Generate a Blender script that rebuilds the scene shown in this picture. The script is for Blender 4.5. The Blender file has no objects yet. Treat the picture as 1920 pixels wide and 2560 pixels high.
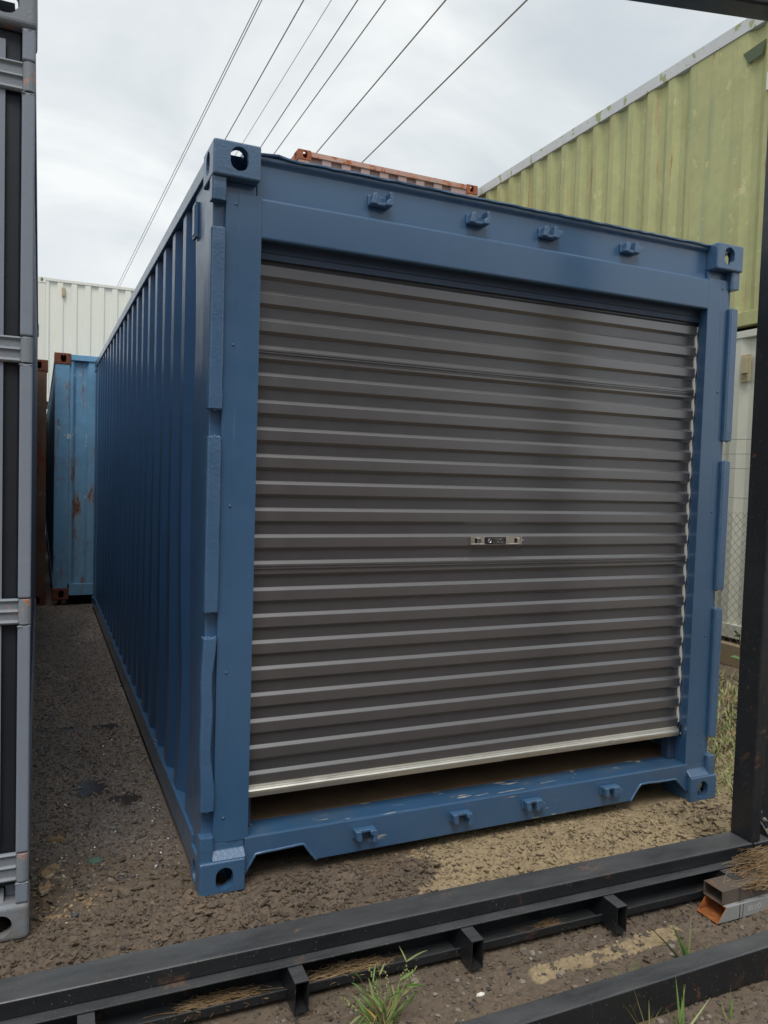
import bpy, bmesh, math, random
import numpy as np
from mathutils import Vector, Matrix
random.seed(7)
rnd = random.Random(11)
S = bpy.context.scene
COL = S.collection
R = math.radians

# ---------------------------------------------------------------- camera, sky, sun, exposure
cam_d = bpy.data.cameras.new('camera'); cam = bpy.data.objects.new('camera', cam_d); COL.objects.link(cam)
cam.location = (-0.5176, -2.6202, 1.4853)
cam.rotation_euler = (1.5241, -0.0306, -0.4206)
cam_d.sensor_fit = 'VERTICAL'; cam_d.sensor_height = 24.0; cam_d.sensor_width = 18.0
cam_d.lens = 24.0 * 1922.8 / 2560.0
cam_d.clip_start = 0.02; cam_d.clip_end = 2000
S.camera = cam

SUN_AZ, SUN_EL = R(206), R(60)      # azimuth clockwise from +Y
W = bpy.data.worlds.new('World'); S.world = W; W.use_nodes = True
nt = W.node_tree; nt.nodes.clear()
def wn(t, **k):
    n = nt.nodes.new(t)
    for a, b in k.items(): setattr(n, a, b)
    return n
out = wn('ShaderNodeOutputWorld'); bg = wn('ShaderNodeBackground')
sky = wn('ShaderNodeTexSky', sky_type='NISHITA', sun_disc=False, sun_elevation=SUN_EL, sun_rotation=SUN_AZ)
sky.air_density = 1.0; sky.dust_density = 2.0
tc = wn('ShaderNodeTexCoord'); mp = wn('ShaderNodeMapping'); mp.inputs['Scale'].default_value = (1.0, 1.0, 2.2)
n1 = wn('ShaderNodeTexNoise'); n1.inputs['Scale'].default_value = 2.6; n1.inputs['Detail'].default_value = 7; n1.inputs['Roughness'].default_value = .52
n1.inputs['Distortion'].default_value = .6
r1 = wn('ShaderNodeValToRGB'); e = r1.color_ramp.elements
e[0].position = .36; e[0].color = (5.7, 6.25, 6.6, 1)
e[1].position = .64; e[1].color = (8.7, 8.95, 8.95, 1)
m_ = r1.color_ramp.elements.new(.5); m_.color = (7.05, 7.45, 7.6, 1)
mx = wn('ShaderNodeMixRGB'); mx.inputs['Fac'].default_value = .93
nt.links.new(tc.outputs['Generated'], mp.inputs['Vector']); nt.links.new(mp.outputs['Vector'], n1.inputs['Vector'])
nt.links.new(n1.outputs['Fac'], r1.inputs['Fac'])
nt.links.new(sky.outputs[0], mx.inputs['Color1']); nt.links.new(r1.outputs['Color'], mx.inputs['Color2'])
nt.links.new(mx.outputs[0], bg.inputs['Color']); bg.inputs['Strength'].default_value = .081
nt.links.new(bg.outputs[0], out.inputs['Surface'])

sd = bpy.data.lights.new('sun', 'SUN'); sun = bpy.data.objects.new('sun', sd); COL.objects.link(sun)
sd.energy = 1.5; sd.angle = R(28); sd.color = (1.0, .965, .92)
dv = Vector((math.sin(SUN_AZ)*math.cos(SUN_EL), math.cos(SUN_AZ)*math.cos(SUN_EL), math.sin(SUN_EL)))
sun.rotation_euler = dv.to_track_quat('Z', 'Y').to_euler(); sun.location = dv*30

S.view_settings.view_transform = 'Standard'; S.view_settings.look = 'None'
S.view_settings.exposure = 0.50; S.view_settings.gamma = 1.0; S.view_settings.use_curve_mapping = False
try:
    S.cycles.max_bounces = 10; S.cycles.diffuse_bounces = 6; S.cycles.glossy_bounces = 4
except Exception: pass

# ---------------------------------------------------------------- materials
class NT:
    def __init__(s, name):
        s.m = bpy.data.materials.new(name); s.m.use_nodes = True
        s.t = s.m.node_tree; s.p = s.t.nodes['Principled BSDF']
        s.tc = s.t.nodes.new('ShaderNodeTexCoord')
    def n(s, t, **k):
        x = s.t.nodes.new(t)
        for a, b in k.items(): setattr(x, a, b)
        return x
    def l(s, a, b): s.t.links.new(a, b)
    def noise(s, scale, detail=5, rough=.55, stretch=(1, 1, 1), loc=(0, 0, 0), dist=0.0, coord=None):
        m = s.n('ShaderNodeMapping'); m.inputs['Scale'].default_value = stretch; m.inputs['Location'].default_value = loc
        s.l(coord or s.tc.outputs['Object'], m.inputs['Vector'])
        x = s.n('ShaderNodeTexNoise'); x.inputs['Scale'].default_value = scale; x.inputs['Detail'].default_value = detail
        x.inputs['Roughness'].default_value = rough; x.inputs['Distortion'].default_value = dist
        s.l(m.outputs[0], x.inputs['Vector']); return x.outputs['Fac']
    def ramp(s, f, lo, hi, a=0.0, b=1.0):
        x = s.n('ShaderNodeMapRange'); x.clamp = True
        x.inputs['From Min'].default_value = lo; x.inputs['From Max'].default_value = hi
        x.inputs['To Min'].default_value = a; x.inputs['To Max'].default_value = b
        s.l(f, x.inputs['Value']); return x.outputs[0]
    def mix(s, f, a, b):
        x = s.n('ShaderNodeMixRGB')
        for sock, v in ((x.inputs['Fac'], f), (x.inputs['Color1'], a), (x.inputs['Color2'], b)):
            if isinstance(v, (int, float)): sock.default_value = v
            elif isinstance(v, tuple): sock.default_value = (*v, 1)
            else: s.l(v, sock)
        return x.outputs[0]
    def math(s, op, a, b):
        x = s.n('ShaderNodeMath', operation=op)
        for i, v in enumerate((a, b)):
            if isinstance(v, (int, float)): x.inputs[i].default_value = v
            else: s.l(v, x.inputs[i])
        return x.outputs[0]
    def bump(s, h, strength, dist=.01):
        x = s.n('ShaderNodeBump'); x.inputs['Strength'].default_value = strength; x.inputs['Distance'].default_value = dist
        s.l(h, x.inputs['Height']); s.l(x.outputs[0], s.p.inputs['Normal'])
    def set(s, **k):
        for a, v in k.items():
            sock = s.p.inputs[a.replace('_', ' ')]
            if isinstance(v, tuple): sock.default_value = (*v, 1)
            elif isinstance(v, (int, float)): sock.default_value = v
            else: s.l(v, sock)
        return s

def sc(c, k): return tuple(min(1, x*k) for x in c)
def paint(name, col, rough=.42, var=.12, peel=.12, rust=None, rustcol=(.16, .05, .022), rust_scale=7, stretch=(1, 1, .35),
          dirt=.0, dirtcol=(.12, .10, .08), chip=None, chipcol=(.5, .5, .48), streak=0, metal=0.0, waves=.0, scratch=None, scratchcol=(.45, .42, .36), spec=.5, coat=0.0, coat_rough=.2, coat_ior=1.5, dust=0.0, specks=0.0, splash=0.0):
    t = NT(name)
    f = t.noise(1.7, 6, .6, loc=(3, 1, 7)); f2 = t.noise(14, 4, .6, loc=(9, 2, 4))
    fac = t.math('ADD', t.math('MULTIPLY', f, .65), t.math('MULTIPLY', f2, .35))
    c = t.mix(t.ramp(fac, .3, .7), sc(col, 1-var), sc(col, 1+var))
    rg = t.ramp(f2, .3, .7, rough-.05, rough+.07)
    if streak:
        st = t.ramp(t.noise(9, 5, .6, stretch=(1, 1, .06), loc=(1, 5, 2)), .54, .78, 0, streak)
        c = t.mix(st, c, dirtcol)
    if dirt:
        d = t.ramp(t.noise(3.2, 8, .7, loc=(7, 7, 1)), .48, .75, 0, dirt); c = t.mix(d, c, dirtcol)
        rg = t.mix(d, rg, (.8, .8, .8))
    h = t.noise(85, 2, .5)
    h = t.math('MULTIPLY', h, peel)
    if waves:
        h = t.math('ADD', h, t.math('MULTIPLY', t.noise(5.5, 2, .5, loc=(4, 4, 4)), waves))
    if chip is not None:
        k = t.ramp(t.noise(8.5, 9, .68, loc=(2, 8, 5), stretch=(1, 1, .6)), chip, chip+.012); c = t.mix(k, c, chipcol)
        h = t.math('SUBTRACT', h, t.math('MULTIPLY', k, .3))
    if scratch is not None:
        a = t.ramp(t.noise(60, 3, .5, stretch=(.12, 1, 1), loc=(1, 1, 3)), .62, .66)
        b = t.ramp(t.noise(3.0, 3, .6, loc=(0, 4, 1)), scratch, scratch+.08)
        c = t.mix(t.math('MULTIPLY', a, b), c, scratchcol)
    if rust is not None:
        n = t.noise(rust_scale, 10, .72, stretch=stretch, loc=(5, 3, 1), dist=.4)
        k = t.ramp(n, rust, rust+.025)
        halo = t.ramp(n, rust-.06, rust+.02, 0, .55)
        rc = t.mix(t.ramp(t.noise(26, 6, .7), .35, .7), rustcol, sc(rustcol, 2.1))
        c = t.mix(halo, c, sc(rustcol, 2.3)); c = t.mix(k, c, rc)
        rg = t.mix(k, rg, (.85, .85, .85)); h = t.math('ADD', h, t.math('MULTIPLY', t.math('MULTIPLY', k, t.noise(45, 5, .7)), .9))
    if dust:
        g = t.n('ShaderNodeNewGeometry'); sx = t.n('ShaderNodeSeparateXYZ'); t.l(g.outputs['True Normal'], sx.inputs[0])
        up = t.ramp(sx.outputs[2], .25, .9)
        dn = t.math('MULTIPLY', up, t.ramp(t.noise(4.5, 8, .72, stretch=(.5, 2, 1), loc=(8, 1, 1)), .30, .75, .12, dust))
        c = t.mix(dn, c, (.15, .153, .155)); rg = t.mix(t.math('MULTIPLY', dn, .6), rg, (.75, .75, .75))
    if splash:
        g = t.n('ShaderNodeNewGeometry'); sx = t.n('ShaderNodeSeparateXYZ'); t.l(g.outputs['Position'], sx.inputs[0])
        low = t.ramp(sx.outputs[2], .02, .38, 1.0, .0)
        k = t.math('MULTIPLY', t.ramp(t.math('ADD', t.noise(16, 8, .75, loc=(3, 9, 9)), t.math('MULTIPLY', low, .22)), .60, .74), t.math('MULTIPLY', low, splash))
        c = t.mix(k, c, (.17, .135, .10)); rg = t.mix(k, rg, (.85, .85, .85))
    if specks:
        k = t.math('MULTIPLY', t.ramp(t.noise(260, 2, .5, stretch=(1, 1, .5), loc=(2, 6, 1)), .70, .74), specks)
        c = t.mix(k, c, (.34, .34, .32))
    t.set(Base_Color=c, Roughness=rg, Metallic=metal, Specular_IOR_Level=spec, Coat_Weight=coat, Coat_Roughness=coat_rough, Coat_IOR=coat_ior); t.bump(h, .5, .004)
    return t.m

BLUE = (.041, .110, .216)
M = {}
M['blue'] = paint('blue_paint', BLUE, rough=.36, var=.08, peel=.10, waves=.7, spec=.7, coat=.5, coat_rough=.2)
M['blue_side'] = paint('blue_side_paint', (.036, .100, .220), rough=.38, var=.10, peel=.12, waves=.9, spec=.9, coat=.5, coat_rough=.25)
M['blue_cast'] = paint('blue_cast_paint', sc(BLUE, 1.02), rough=.40, var=.08, peel=.75, waves=.9, spec=.9, coat=.5, coat_rough=.25)
M['blue_sill'] = paint('blue_sill_paint', sc(BLUE, .95), rough=.34, var=.08, peel=.15, waves=.5, scratch=.57, scratchcol=(.42, .40, .34), dirt=.25, dirtcol=(.13, .15, .17), spec=.9, coat=.5, coat_rough=.22)
M['blue_sill_top'] = paint('scuffed_blue_sill', sc(BLUE, .95), rough=.36, var=.1, peel=.15, waves=.5, scratch=.44, scratchcol=(.46, .44, .38), dirt=.6, dirtcol=(.12, .13, .13), chip=.64, chipcol=(.40, .36, .28), spec=.8, coat=.4)
M['grey'] = paint('grey_paint', (.205, .235, .285), rough=.5, var=.05, peel=.25, waves=.5, rust=.74, rustcol=(.32, .10, .03), rust_scale=11)
M['grey_cast'] = paint('grey_cast_paint', (.205, .23, .26), splash=.5, rough=.55, var=.06, peel=.5, waves=.8, rust=.625, rustcol=(.36, .12, .03), rust_scale=9, stretch=(1, 1, 1))
M['rubber'] = paint('black_rubber', (.012, .015, .022), rough=.55, var=.15, peel=.2)
M['navy_shade'] = paint('navy_paint_and_shade', (.035, .06, .11), rough=.5)  # dark navy; on the door stop it paints in the lintel's shade
M['lblue'] = paint('faded_sky_blue_paint', (.155, .345, .54), rough=.55, var=.22, peel=.3, rust=.605, rust_scale=5.0, stretch=(1.6, 1.6, .45), rustcol=(.13, .06, .035), streak=.45, dirtcol=(.33, .40, .44), chip=.63, chipcol=(.55, .6, .6), waves=.8)
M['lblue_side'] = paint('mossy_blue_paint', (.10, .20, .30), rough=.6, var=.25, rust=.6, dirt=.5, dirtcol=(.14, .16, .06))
M['rusty'] = paint('rusty_brown_paint', (.15, .092, .062), rough=.8, var=.35, peel=.6, rust=.53, rust_scale=4.5, stretch=(1, 1, .4), rustcol=(.13, .042, .02), dirt=.6, dirtcol=(.19, .15, .10), chip=.62, chipcol=(.22, .20, .13))
M['rusty_cast'] = paint('rusted_casting', (.14, .048, .028), rough=.85, var=.35, peel=.9, rust=.55, rustcol=(.11, .032, .018), rust_scale=9, stretch=(1, 1, 1), waves=.8)
M['red'] = paint('dusty_maroon_paint', (.40, .285, .27), rough=.6, var=.06, peel=.2)
M['red_rail'] = paint('rusting_red_rail', (.46, .30, .245), rough=.75, var=.15, peel=.5, rust=.55, rust_scale=7, stretch=(1, 1, 1), rustcol=(.25, .085, .035))
M['red_cast'] = paint('rusted_red_casting', (.30, .105, .055), rough=.85, var=.25, peel=.8, rust=.52, rust_scale=12, stretch=(1, 1, 1), rustcol=(.20, .06, .025))
M['green'] = paint('olive_green_paint', (.45, .455, .205), rough=.6, var=.18, peel=.2, streak=.85, dirtcol=(.29, .35, .21), chip=.605, chipcol=(.56, .53, .26), rust=.635, rust_scale=6.5, stretch=(3, 3, .13), rustcol=(.24, .075, .025), waves=.6)
M['green_rail'] = paint('flaking_white_rail', (.62, .63, .62), rough=.6, var=.10, peel=.3, chip=.575, chipcol=(.36, .39, .18), rust=.66, rustcol=(.2, .09, .04), streak=.25, dirtcol=(.4, .4, .4))
M['cream'] = paint('cream_paint', (.74, .745, .66), rough=.55, var=.03, peel=.15, streak=.15, dirtcol=(.62, .60, .45))
M['cream_rail'] = paint('cream_rail_paint', (.70, .70, .62), rough=.55, var=.05, peel=.15, rust=.72, rustcol=(.4, .2, .08))
M['white_old'] = paint('weathered_white_paint', (.60, .60, .50), rough=.6, var=.08, peel=.25, streak=.55, dirtcol=(.52, .45, .28), rust=.70, rust_scale=5, stretch=(2, 2, .3), rustcol=(.34, .15, .05))
M['vent'] = paint('beige_vent_paint', (.42, .36, .22), rough=.6, var=.1)
M['vent_dark'] = paint('dark_green_louvre', (.09, .115, .06), rough=.7, var=.2)
M['slat'] = paint('charcoal_slat_paint', (.060, .0555, .058), rough=.42, var=.08, peel=.03, spec=1.0, coat=1.0, coat_rough=.30, coat_ior=1.8, dirt=.10, dirtcol=(.13, .12, .11))
M['curtain'] = paint('charcoal_curtain_paint', (.058, .056, .060), rough=.36, var=.06, peel=.03, spec=.8, coat=.6, coat_rough=.25)
M['alu'] = paint('brushed_aluminium', (.66, .64, .57), rough=.36, var=.08, peel=.05, metal=.85, dirt=.55, dirtcol=(.30, .28, .22), scratch=.5, scratchcol=(.25, .22, .17))
M['chrome'] = paint('polished_chrome', (.82, .81, .78), rough=.10, var=.02, peel=.0, metal=1.0)
M['blackgloss'] = paint('black_gloss', (.02, .021, .024), rough=.2, var=.05, peel=.0)
M['floorwood'] = paint('worn_plywood', (.235, .150, .085), rough=.7, var=.3, peel=.5, scratch=.45, scratchcol=(.22, .15, .09), dirt=.6, dirtcol=(.05, .035, .025))
M['felt'] = paint('white_felt', (.60, .60, .58), rough=.9, var=.04)
M['black'] = paint('black_satin_steel', (.0115, .014, .0175), rough=.34, var=.2, peel=.2, dirt=.2, dirtcol=(.05, .05, .048), waves=.2, spec=.55, coat=.1, dust=.6, specks=.6, rust=.665, rust_scale=8, stretch=(1, 1, 1), rustcol=(.10, .045, .02))
M['black_in'] = paint('black_tube_inside', (.014, .015, .017), rough=.6, var=.2)
M['bolt'] = paint('zinc_bolt', (.52, .50, .46), rough=.35, var=.15, metal=.9)
M['rhs_grey'] = paint('galvanised_tube', (.30, .31, .31), rough=.55, var=.2, peel=.4, rust=.60, rust_scale=8, stretch=(1, 1, 1), rustcol=(.20, .08, .03), scratch=.48, scratchcol=(.08, .07, .06))
M['rhs_rust'] = paint('orange_rusted_steel', (.27, .088, .020), rough=.85, var=.35, peel=1.0, rust=.52, rust_scale=14, stretch=(1, 1, 1), rustcol=(.24, .075, .02))
M['rhs_brown'] = paint('brown_mill_steel', (.105, .082, .066), rough=.65, var=.25, peel=.4, rust=.60, rust_scale=10, stretch=(1, 1, 1), rustcol=(.17, .06, .025))
M['timber'] = paint('old_timber', (.28, .215, .13), rough=.85, var=.2, peel=1, streak=.0, scratch=.4, scratchcol=(.12, .09, .05))
M['wire'] = paint('galvanised_wire', (.24, .24, .225), rough=.5, var=.1, metal=.3)
M['cable'] = paint('grey_cable', (.26, .24, .225), rough=.7)
M['stone'] = paint('pale_stone', (.42, .34, .22), rough=.9, var=.25, peel=1)
M['whitestone'] = paint('white_stone', (.72, .70, .64), rough=.8, var=.1)
M['darkstone'] = paint('dark_stone', (.05, .052, .056), rough=.6, var=.3, peel=1)
M['bark'] = paint('orange_bark', (.30, .205, .115), rough=.9, var=.35, peel=1, chip=.55, chipcol=(.40, .33, .23), dirt=.7, dirtcol=(.10, .075, .05))
M['greenscrap'] = paint('green_plastic', (.065, .125, .098), rough=.6, var=.3, peel=.8)
M['text_grey'] = paint('chalk_lettering', (.50, .50, .47), rough=.9)
M['orange_mark'] = paint('orange_decal', (.55, .13, .05), rough=.5)
M['ink'] = paint('black_marker_ink', (.03, .03, .035), rough=.6)

def leafmat(name, col, tip, rough=.5):
    t = NT(name)
    c = t.mix(t.ramp(t.noise(9, 4, .6), .35, .68), col, tip)
    t.set(Base_Color=c, Roughness=rough, Specular_IOR_Level=.35, Subsurface_Weight=0.0)
    try: t.set(Transmission_Weight=0.0)
    except Exception: pass
    return t.m
M['grass'] = leafmat('grass_blade', (.11, .235, .055), (.22, .32, .09))
M['grass_pale'] = leafmat('pale_grass_blade', (.23, .28, .10), (.34, .33, .15))
M['grass_yellow'] = leafmat('yellowed_blade', (.50, .30, .05), (.55, .38, .12))
M['stem'] = leafmat('grass_stem', (.24, .20, .09), (.30, .22, .10))
M['needle'] = leafmat('dry_needle', (.20, .125, .058), (.36, .25, .14), .7)
M['leafgreen'] = leafmat('leaf_green', (.06, .16, .05), (.12, .24, .08))
M['twig'] = leafmat('twig_bark', (.09, .055, .035), (.14, .09, .06), .8)
M['patch'] = leafmat('ground_grass', (.15, .185, .055), (.27, .26, .11))

# ---------------------------------------------------------------- mesh builder
class MB:
    def __init__(s): s.v = []; s.f = []; s.mi = []
    def add(s, vs, fs, mi=0):
        o = len(s.v); s.v += [tuple(p) for p in vs]
        s.f += [tuple(i+o for i in f) for f in fs]; s.mi += [mi]*len(fs); return s
    def box(s, x0, x1, y0, y1, z0, z1, mi=0):
        v = [(x, y, z) for x in (x0, x1) for y in (y0, y1) for z in (z0, z1)]
        return s.add(v, [(0, 1, 3, 2), (4, 6, 7, 5), (0, 4, 5, 1), (2, 3, 7, 6), (0, 2, 6, 4), (1, 5, 7, 3)], mi)
    def prism(s, prof, fn, a, b, mi=0):
        """closed 2D profile swept between a and b; fn(p, q, t) -> xyz"""
        n = len(prof)
        v = [fn(p, q, a) for p, q in prof] + [fn(p, q, b) for p, q in prof]
        f = [(i, (i+1) % n, n+(i+1) % n, n+i) for i in range(n)] + [tuple(range(n-1, -1, -1)), tuple(range(n, 2*n))]
        return s.add(v, f, mi)
    def px(s, prof, x0, x1, mi=0): return s.prism(prof, lambda p, q, t: (t, p, q), x0, x1, mi)     # profile (y,z)
    def py(s, prof, y0, y1, mi=0): return s.prism(prof, lambda p, q, t: (p, t, q), y0, y1, mi)     # profile (x,z)
    def pz(s, prof, z0, z1, mi=0): return s.prism(prof, lambda p, q, t: (p, q, t), z0, z1, mi)     # profile (x,y)
    def tube(s, pts, r, n=5, mi=0, cap=True):
        pts = [Vector(p) for p in pts]; rings = []
        rr = r if isinstance(r, (list, tuple)) else [r]*len(pts)
        o = len(s.v)
        for i, p in enumerate(pts):
            d = (pts[min(i+1, len(pts)-1)] - pts[max(i-1, 0)]).normalized()
            up = Vector((0, 0, 1)) if abs(d.z) < .9 else Vector((1, 0, 0))
            a = d.cross(up).normalized(); b = d.cross(a)
            for k in range(n):
                t = 2*math.pi*k/n; s.v.append(tuple(p + (a*math.cos(t)+b*math.sin(t))*rr[i]))
        for i in range(len(pts)-1):
            for k in range(n):
                s.f.append((o+i*n+k, o+i*n+(k+1) % n, o+(i+1)*n+(k+1) % n, o+(i+1)*n+k)); s.mi.append(mi)
        if cap:
            s.f.append(tuple(o+k for k in range(n-1, -1, -1))); s.mi.append(mi)
            q = o+(len(pts)-1)*n; s.f.append(tuple(q+k for k in range(n))); s.mi.append(mi)
        return s
    def ball(s, c, r, sx=1, sy=1, sz=1, jit=0, sub=1, mi=0, rot=None, rg=rnd):
        bm = bmesh.new(); bmesh.ops.create_icosphere(bm, subdivisions=sub, radius=1)
        vs = []
        for v in bm.verts:
            k = 1+rg.uniform(-jit, jit); p = Vector((v.co.x*sx*k, v.co.y*sy*k, v.co.z*sz*k))*r
            if rot is not None: p = rot @ p
            vs.append(p+Vector(c))
        fs = [tuple(v.index for v in f.verts) for f in bm.faces]; bm.free()
        return s.add(vs, fs, mi)
    def ribbon(s, pts, w, side, mi=0, thick=.0):
        """leaf blade: list of points, list of widths, side vector; slight V fold for thickness"""
        o = len(s.v); side = Vector(side).normalized()
        for p, ww in zip(pts, w):
            p = Vector(p); s.v += [tuple(p-side*ww*.5), tuple(p+Vector((0, 0, -ww*.22))), tuple(p+side*ww*.5)]
        for i in range(len(pts)-1):
            a = o+3*i
            s.f += [(a, a+1, a+4, a+3), (a+1, a+2, a+5, a+4)]; s.mi += [mi, mi]
        return s
    def build(s, name, mats, parent=None, bevel=0.0, seg=2, smooth=False, fix=True):
        me = bpy.data.meshes.new(name); me.from_pydata(s.v, [], s.f)
        mats = mats if isinstance(mats, (list, tuple)) else [mats]
        for m in mats: me.materials.append(m if not isinstance(m, str) else M[m])
        if len(mats) > 1: me.polygons.foreach_set('material_index', s.mi)
        if fix:
            bm = bmesh.new(); bm.from_mesh(me); bmesh.ops.recalc_face_normals(bm, faces=bm.faces); bm.to_mesh(me); bm.free()
        if smooth: me.polygons.foreach_set('use_smooth', [True]*len(me.polygons))
        me.update()
        o = bpy.data.objects.new(name, me); COL.objects.link(o)
        if parent is not None: o.parent = parent
        if bevel:
            b = o.modifiers.new('bevel', 'BEVEL'); b.width = bevel; b.segments = seg; b.limit_method = 'ANGLE'; b.angle_limit = R(30)
            try: b.harden_normals = False
            except Exception: pass
        return o

def thing(name, label, cat, loc=(0, 0, 0), rz=0.0, group=None):
    o = bpy.data.objects.new(name, None); COL.objects.link(o); o.empty_display_size = .1
    o.location = loc; o.rotation_euler = (0, 0, rz); return tag(o, label, cat, group)
def tag(o, label, cat, group=None, kind=None):
    o['label'] = label
    if cat: o['category'] = cat
    if group: o['group'] = group
    if kind: o['kind'] = kind
    return o

# ---------------------------------------------------------------- corner casting (cached, booleaned once per style)
CW, CL, CH = .162, .178, .118
_cast = {}
def stadium(w, h, n=7):
    r = min(w, h)/2; pts = []
    ax, az = w/2-r, h/2-r
    for q, (sx, sz) in enumerate(((1, 1), (-1, 1), (-1, -1), (1, -1))):
        for k in range(n):
            t = math.pi/2*(q + k/(n-1)); pts.append((sx*ax+r*math.cos(t), sz*az+r*math.sin(t)))
    o = []
    for p in pts:
        if not o or (abs(p[0]-o[-1][0])+abs(p[1]-o[-1][1])) > 1e-5: o.append(p)
    return o
def cast_mesh(bev, hw, hh):
    key = (bev, hw, hh)
    if key in _cast: return _cast[key]
    tmp = []
    b = MB().box(0, CW, 0, CL, 0, CH).build('tmp', []); tmp.append(b)
    bm = bmesh.new(); bm.from_mesh(b.data)
    bmesh.ops.bevel(bm, geom=bm.edges[:], offset=bev, segments=4, profile=.5, affect='EDGES'); bm.to_mesh(b.data); bm.free()
    cut = [MB().box(.026, CW-.02, .026, CL-.02, .022, CH-.022)]
    st = stadium(hw, hh)
    cut.append(MB().py([(p+.088, q+.055) for p, q in st], -.05, .05))
    cut.append(MB().px([(p+.095, q+.055) for p, q in st], -.05, .05))
    st2 = stadium(.062, .12)
    cut.append(MB().pz([(p+.085, q+.095) for p, q in st2], -.05, .05))
    for k, c in enumerate(cut):
        o = c.build('tmp', []); tmp.append(o)
        m = b.modifiers.new('b%d' % k, 'BOOLEAN'); m.object = o; m.operation = 'DIFFERENCE'; m.solver = 'EXACT'
    dg = bpy.context.evaluated_depsgraph_get(); dg.update()
    me = bpy.data.meshes.new_from_object(b.evaluated_get(dg))
    for o in tmp: bpy.data.objects.remove(o)
    _cast[key] = me; return me
_castv = {}
def casting(parent, sx, sy, sz, L, H, mat, bev=.007, hole=(.056, .082), Wd=2.438):
    key = (sx, sy, sz, L, H, bev, hole, mat)
    if key not in _castv:
        me = cast_mesh(bev, *hole).copy()
        bm = bmesh.new(); bm.from_mesh(me)
        for v in bm.verts:
            x, y, z = v.co
            v.co = (x if sx < 0 else Wd-x, y if sy < 0 else L-y, z if sz < 0 else H-z)
        bmesh.ops.recalc_face_normals(bm, faces=bm.faces); bm.to_mesh(me); bm.free()
        me.materials.clear(); me.materials.append(M[mat]); _castv[key] = me
    o = bpy.data.objects.new('corner_casting', _castv[key]); COL.objects.link(o); o.parent = parent; return o

# ---------------------------------------------------------------- shipping container
CWID = 2.438
def corr(s0, s1, a, b, c, d0, d1, first_in=None, skip=()):
    """corrugated polyline (s, depth): outer flat, slope in, inner flat, slope out..."""
    pts = [(s0, d0)]; s = first_in if first_in is not None else s0+a*.6
    k = 0
    while s+2*b+c < s1-.01:
        if k not in skip: pts += [(s, d0), (s+b, d1), (s+b+c, d1), (s+2*b+c, d0)]
        s += a+2*b+c; k += 1
    pts.append((s1, d0)); return pts
def sheet(pl, fn, z0, z1, th=.004, dent=None):
    m = MB(); n = len(pl); zs = [z0, z1] if not dent else [z0+(z1-z0)*i/14 for i in range(15)]
    for off in (0, th):
        base = len(m.v)
        for z in zs:
            for (s, d) in pl:
                dd = dent(s, z, d) if dent else 0
                m.v.append(fn(s, d+off+dd, z))
        for j in range(len(zs)-1):
            for i in range(n-1):
                q = base+j*n+i; m.f.append((q, q+1, q+n+1, q+n)); m.mi.append(0)
    return m

def container(name, label, loc, rz, mats, L=6.058, H=2.591, corner='dark', side=(.072, .068, .070), end=(.10, .0325, .085),
              front='wall', rail=.06, cast_bev=.007, hole=(.056, .082), side_first=None, side_skip=(), end_first=None, group='shipping containers standing in the yard',
              side_dent=None, post_side=.17):
    t = thing(name, label, 'shipping container', loc, rz, group)
    mw, mr, mc = mats['wall'], mats['rail'], mats['cast']
    for sx in (-1, 1):
        for sy in (-1, 1):
            for sz in (-1, 1): casting(t, sx, sy, sz, L, H, mc, cast_bev, hole)
    X = lambda x, s: x if s < 0 else CWID-x
    def bx(name, m, x0, x1, y0, y1, z0, z1, bev=.004):
        return MB().box(x0, x1, y0, y1, z0, z1).build(name, m, t, bev)
    for s in (-1, 1):
        a, b = sorted((X(.010, s), X(.150, s)))
        if front == 'wall': bx('corner_post', mats.get('post', mr), a, b, .006, post_side, CH-.001, H-CH+.001)
        bx('corner_post', mats.get('post', mr), a, b, L-post_side, L-.006, CH-.001, H-CH+.001)
        # side rails butt against the castings
        a, b = sorted((X(.006, s), X(.062, s)))
        bx('top_side_rail', mats.get('toprail', mr), a, b, CL, L-CL, H-.004-rail, H-.006)
        a, b = sorted((X(.004, s), X(.085, s)))
        MB().pz([(a, CL), (b, CL), (b, L-CL), (a, L-CL)], .035, .150).build('bottom_side_rail', mr, t, .004)
        pl = corr(post_side+.001, L-post_side-.001, side[0], side[1], side[2], .016, .052, side_first, side_skip)
        fn = (lambda q, d, z: (d, q, z)) if s < 0 else (lambda q, d, z: (CWID-d, q, z))
        w = sheet(pl, fn, .151, H-.0045-rail, .004, side_dent if s < 0 else None).build('side_wall', mats.get('side', mw), t)
    ends = ([(-1, 0)] if front == 'wall' else []) + [(1, 0)]
    for sy, _ in ends:
        Y = (lambda d: d) if sy < 0 else (lambda d: L-d)
        pl = corr(.151, CWID-.151, end[0], end[1], end[2], .022, .058, end_first)
        sheet(pl, lambda q, d, z: (q, Y(d), z), .165, H-.006-.062, .004).build('end_wall', mw, t)
        y0, y1 = sorted((Y(.008), Y(.085)))
        bx('top_end_rail', mats.get('endrail', mr), CW+.001, CWID-CW-.001, y0, y1, H-.068, H-.008)
        bx('bottom_end_rail', mats.get('endrail', mr), CW+.001, CWID-CW-.001, y0, y1, .04, .164)
    # roof and floor
    pl = corr(.09, L-.09, .10, .03, .09, .0, .02)
    m = MB(); n = len(pl)
    for off in (0, -.003):
        base = len(m.v)
        for x in (.063, CWID-.063):
            for s_, d in pl: m.v.append((x, s_, H-.012-d+off))
        for i in range(n-1): m.f.append((base+i, base+i+1, base+n+i+1, base+n+i)); m.mi.append(0)
    m.build('roof', mw, t)
    bx('floor', 'floorwood', .086, CWID-.086, .16 if front != 'wall' else .09, L-.09, .145, .172)
    return t

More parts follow.
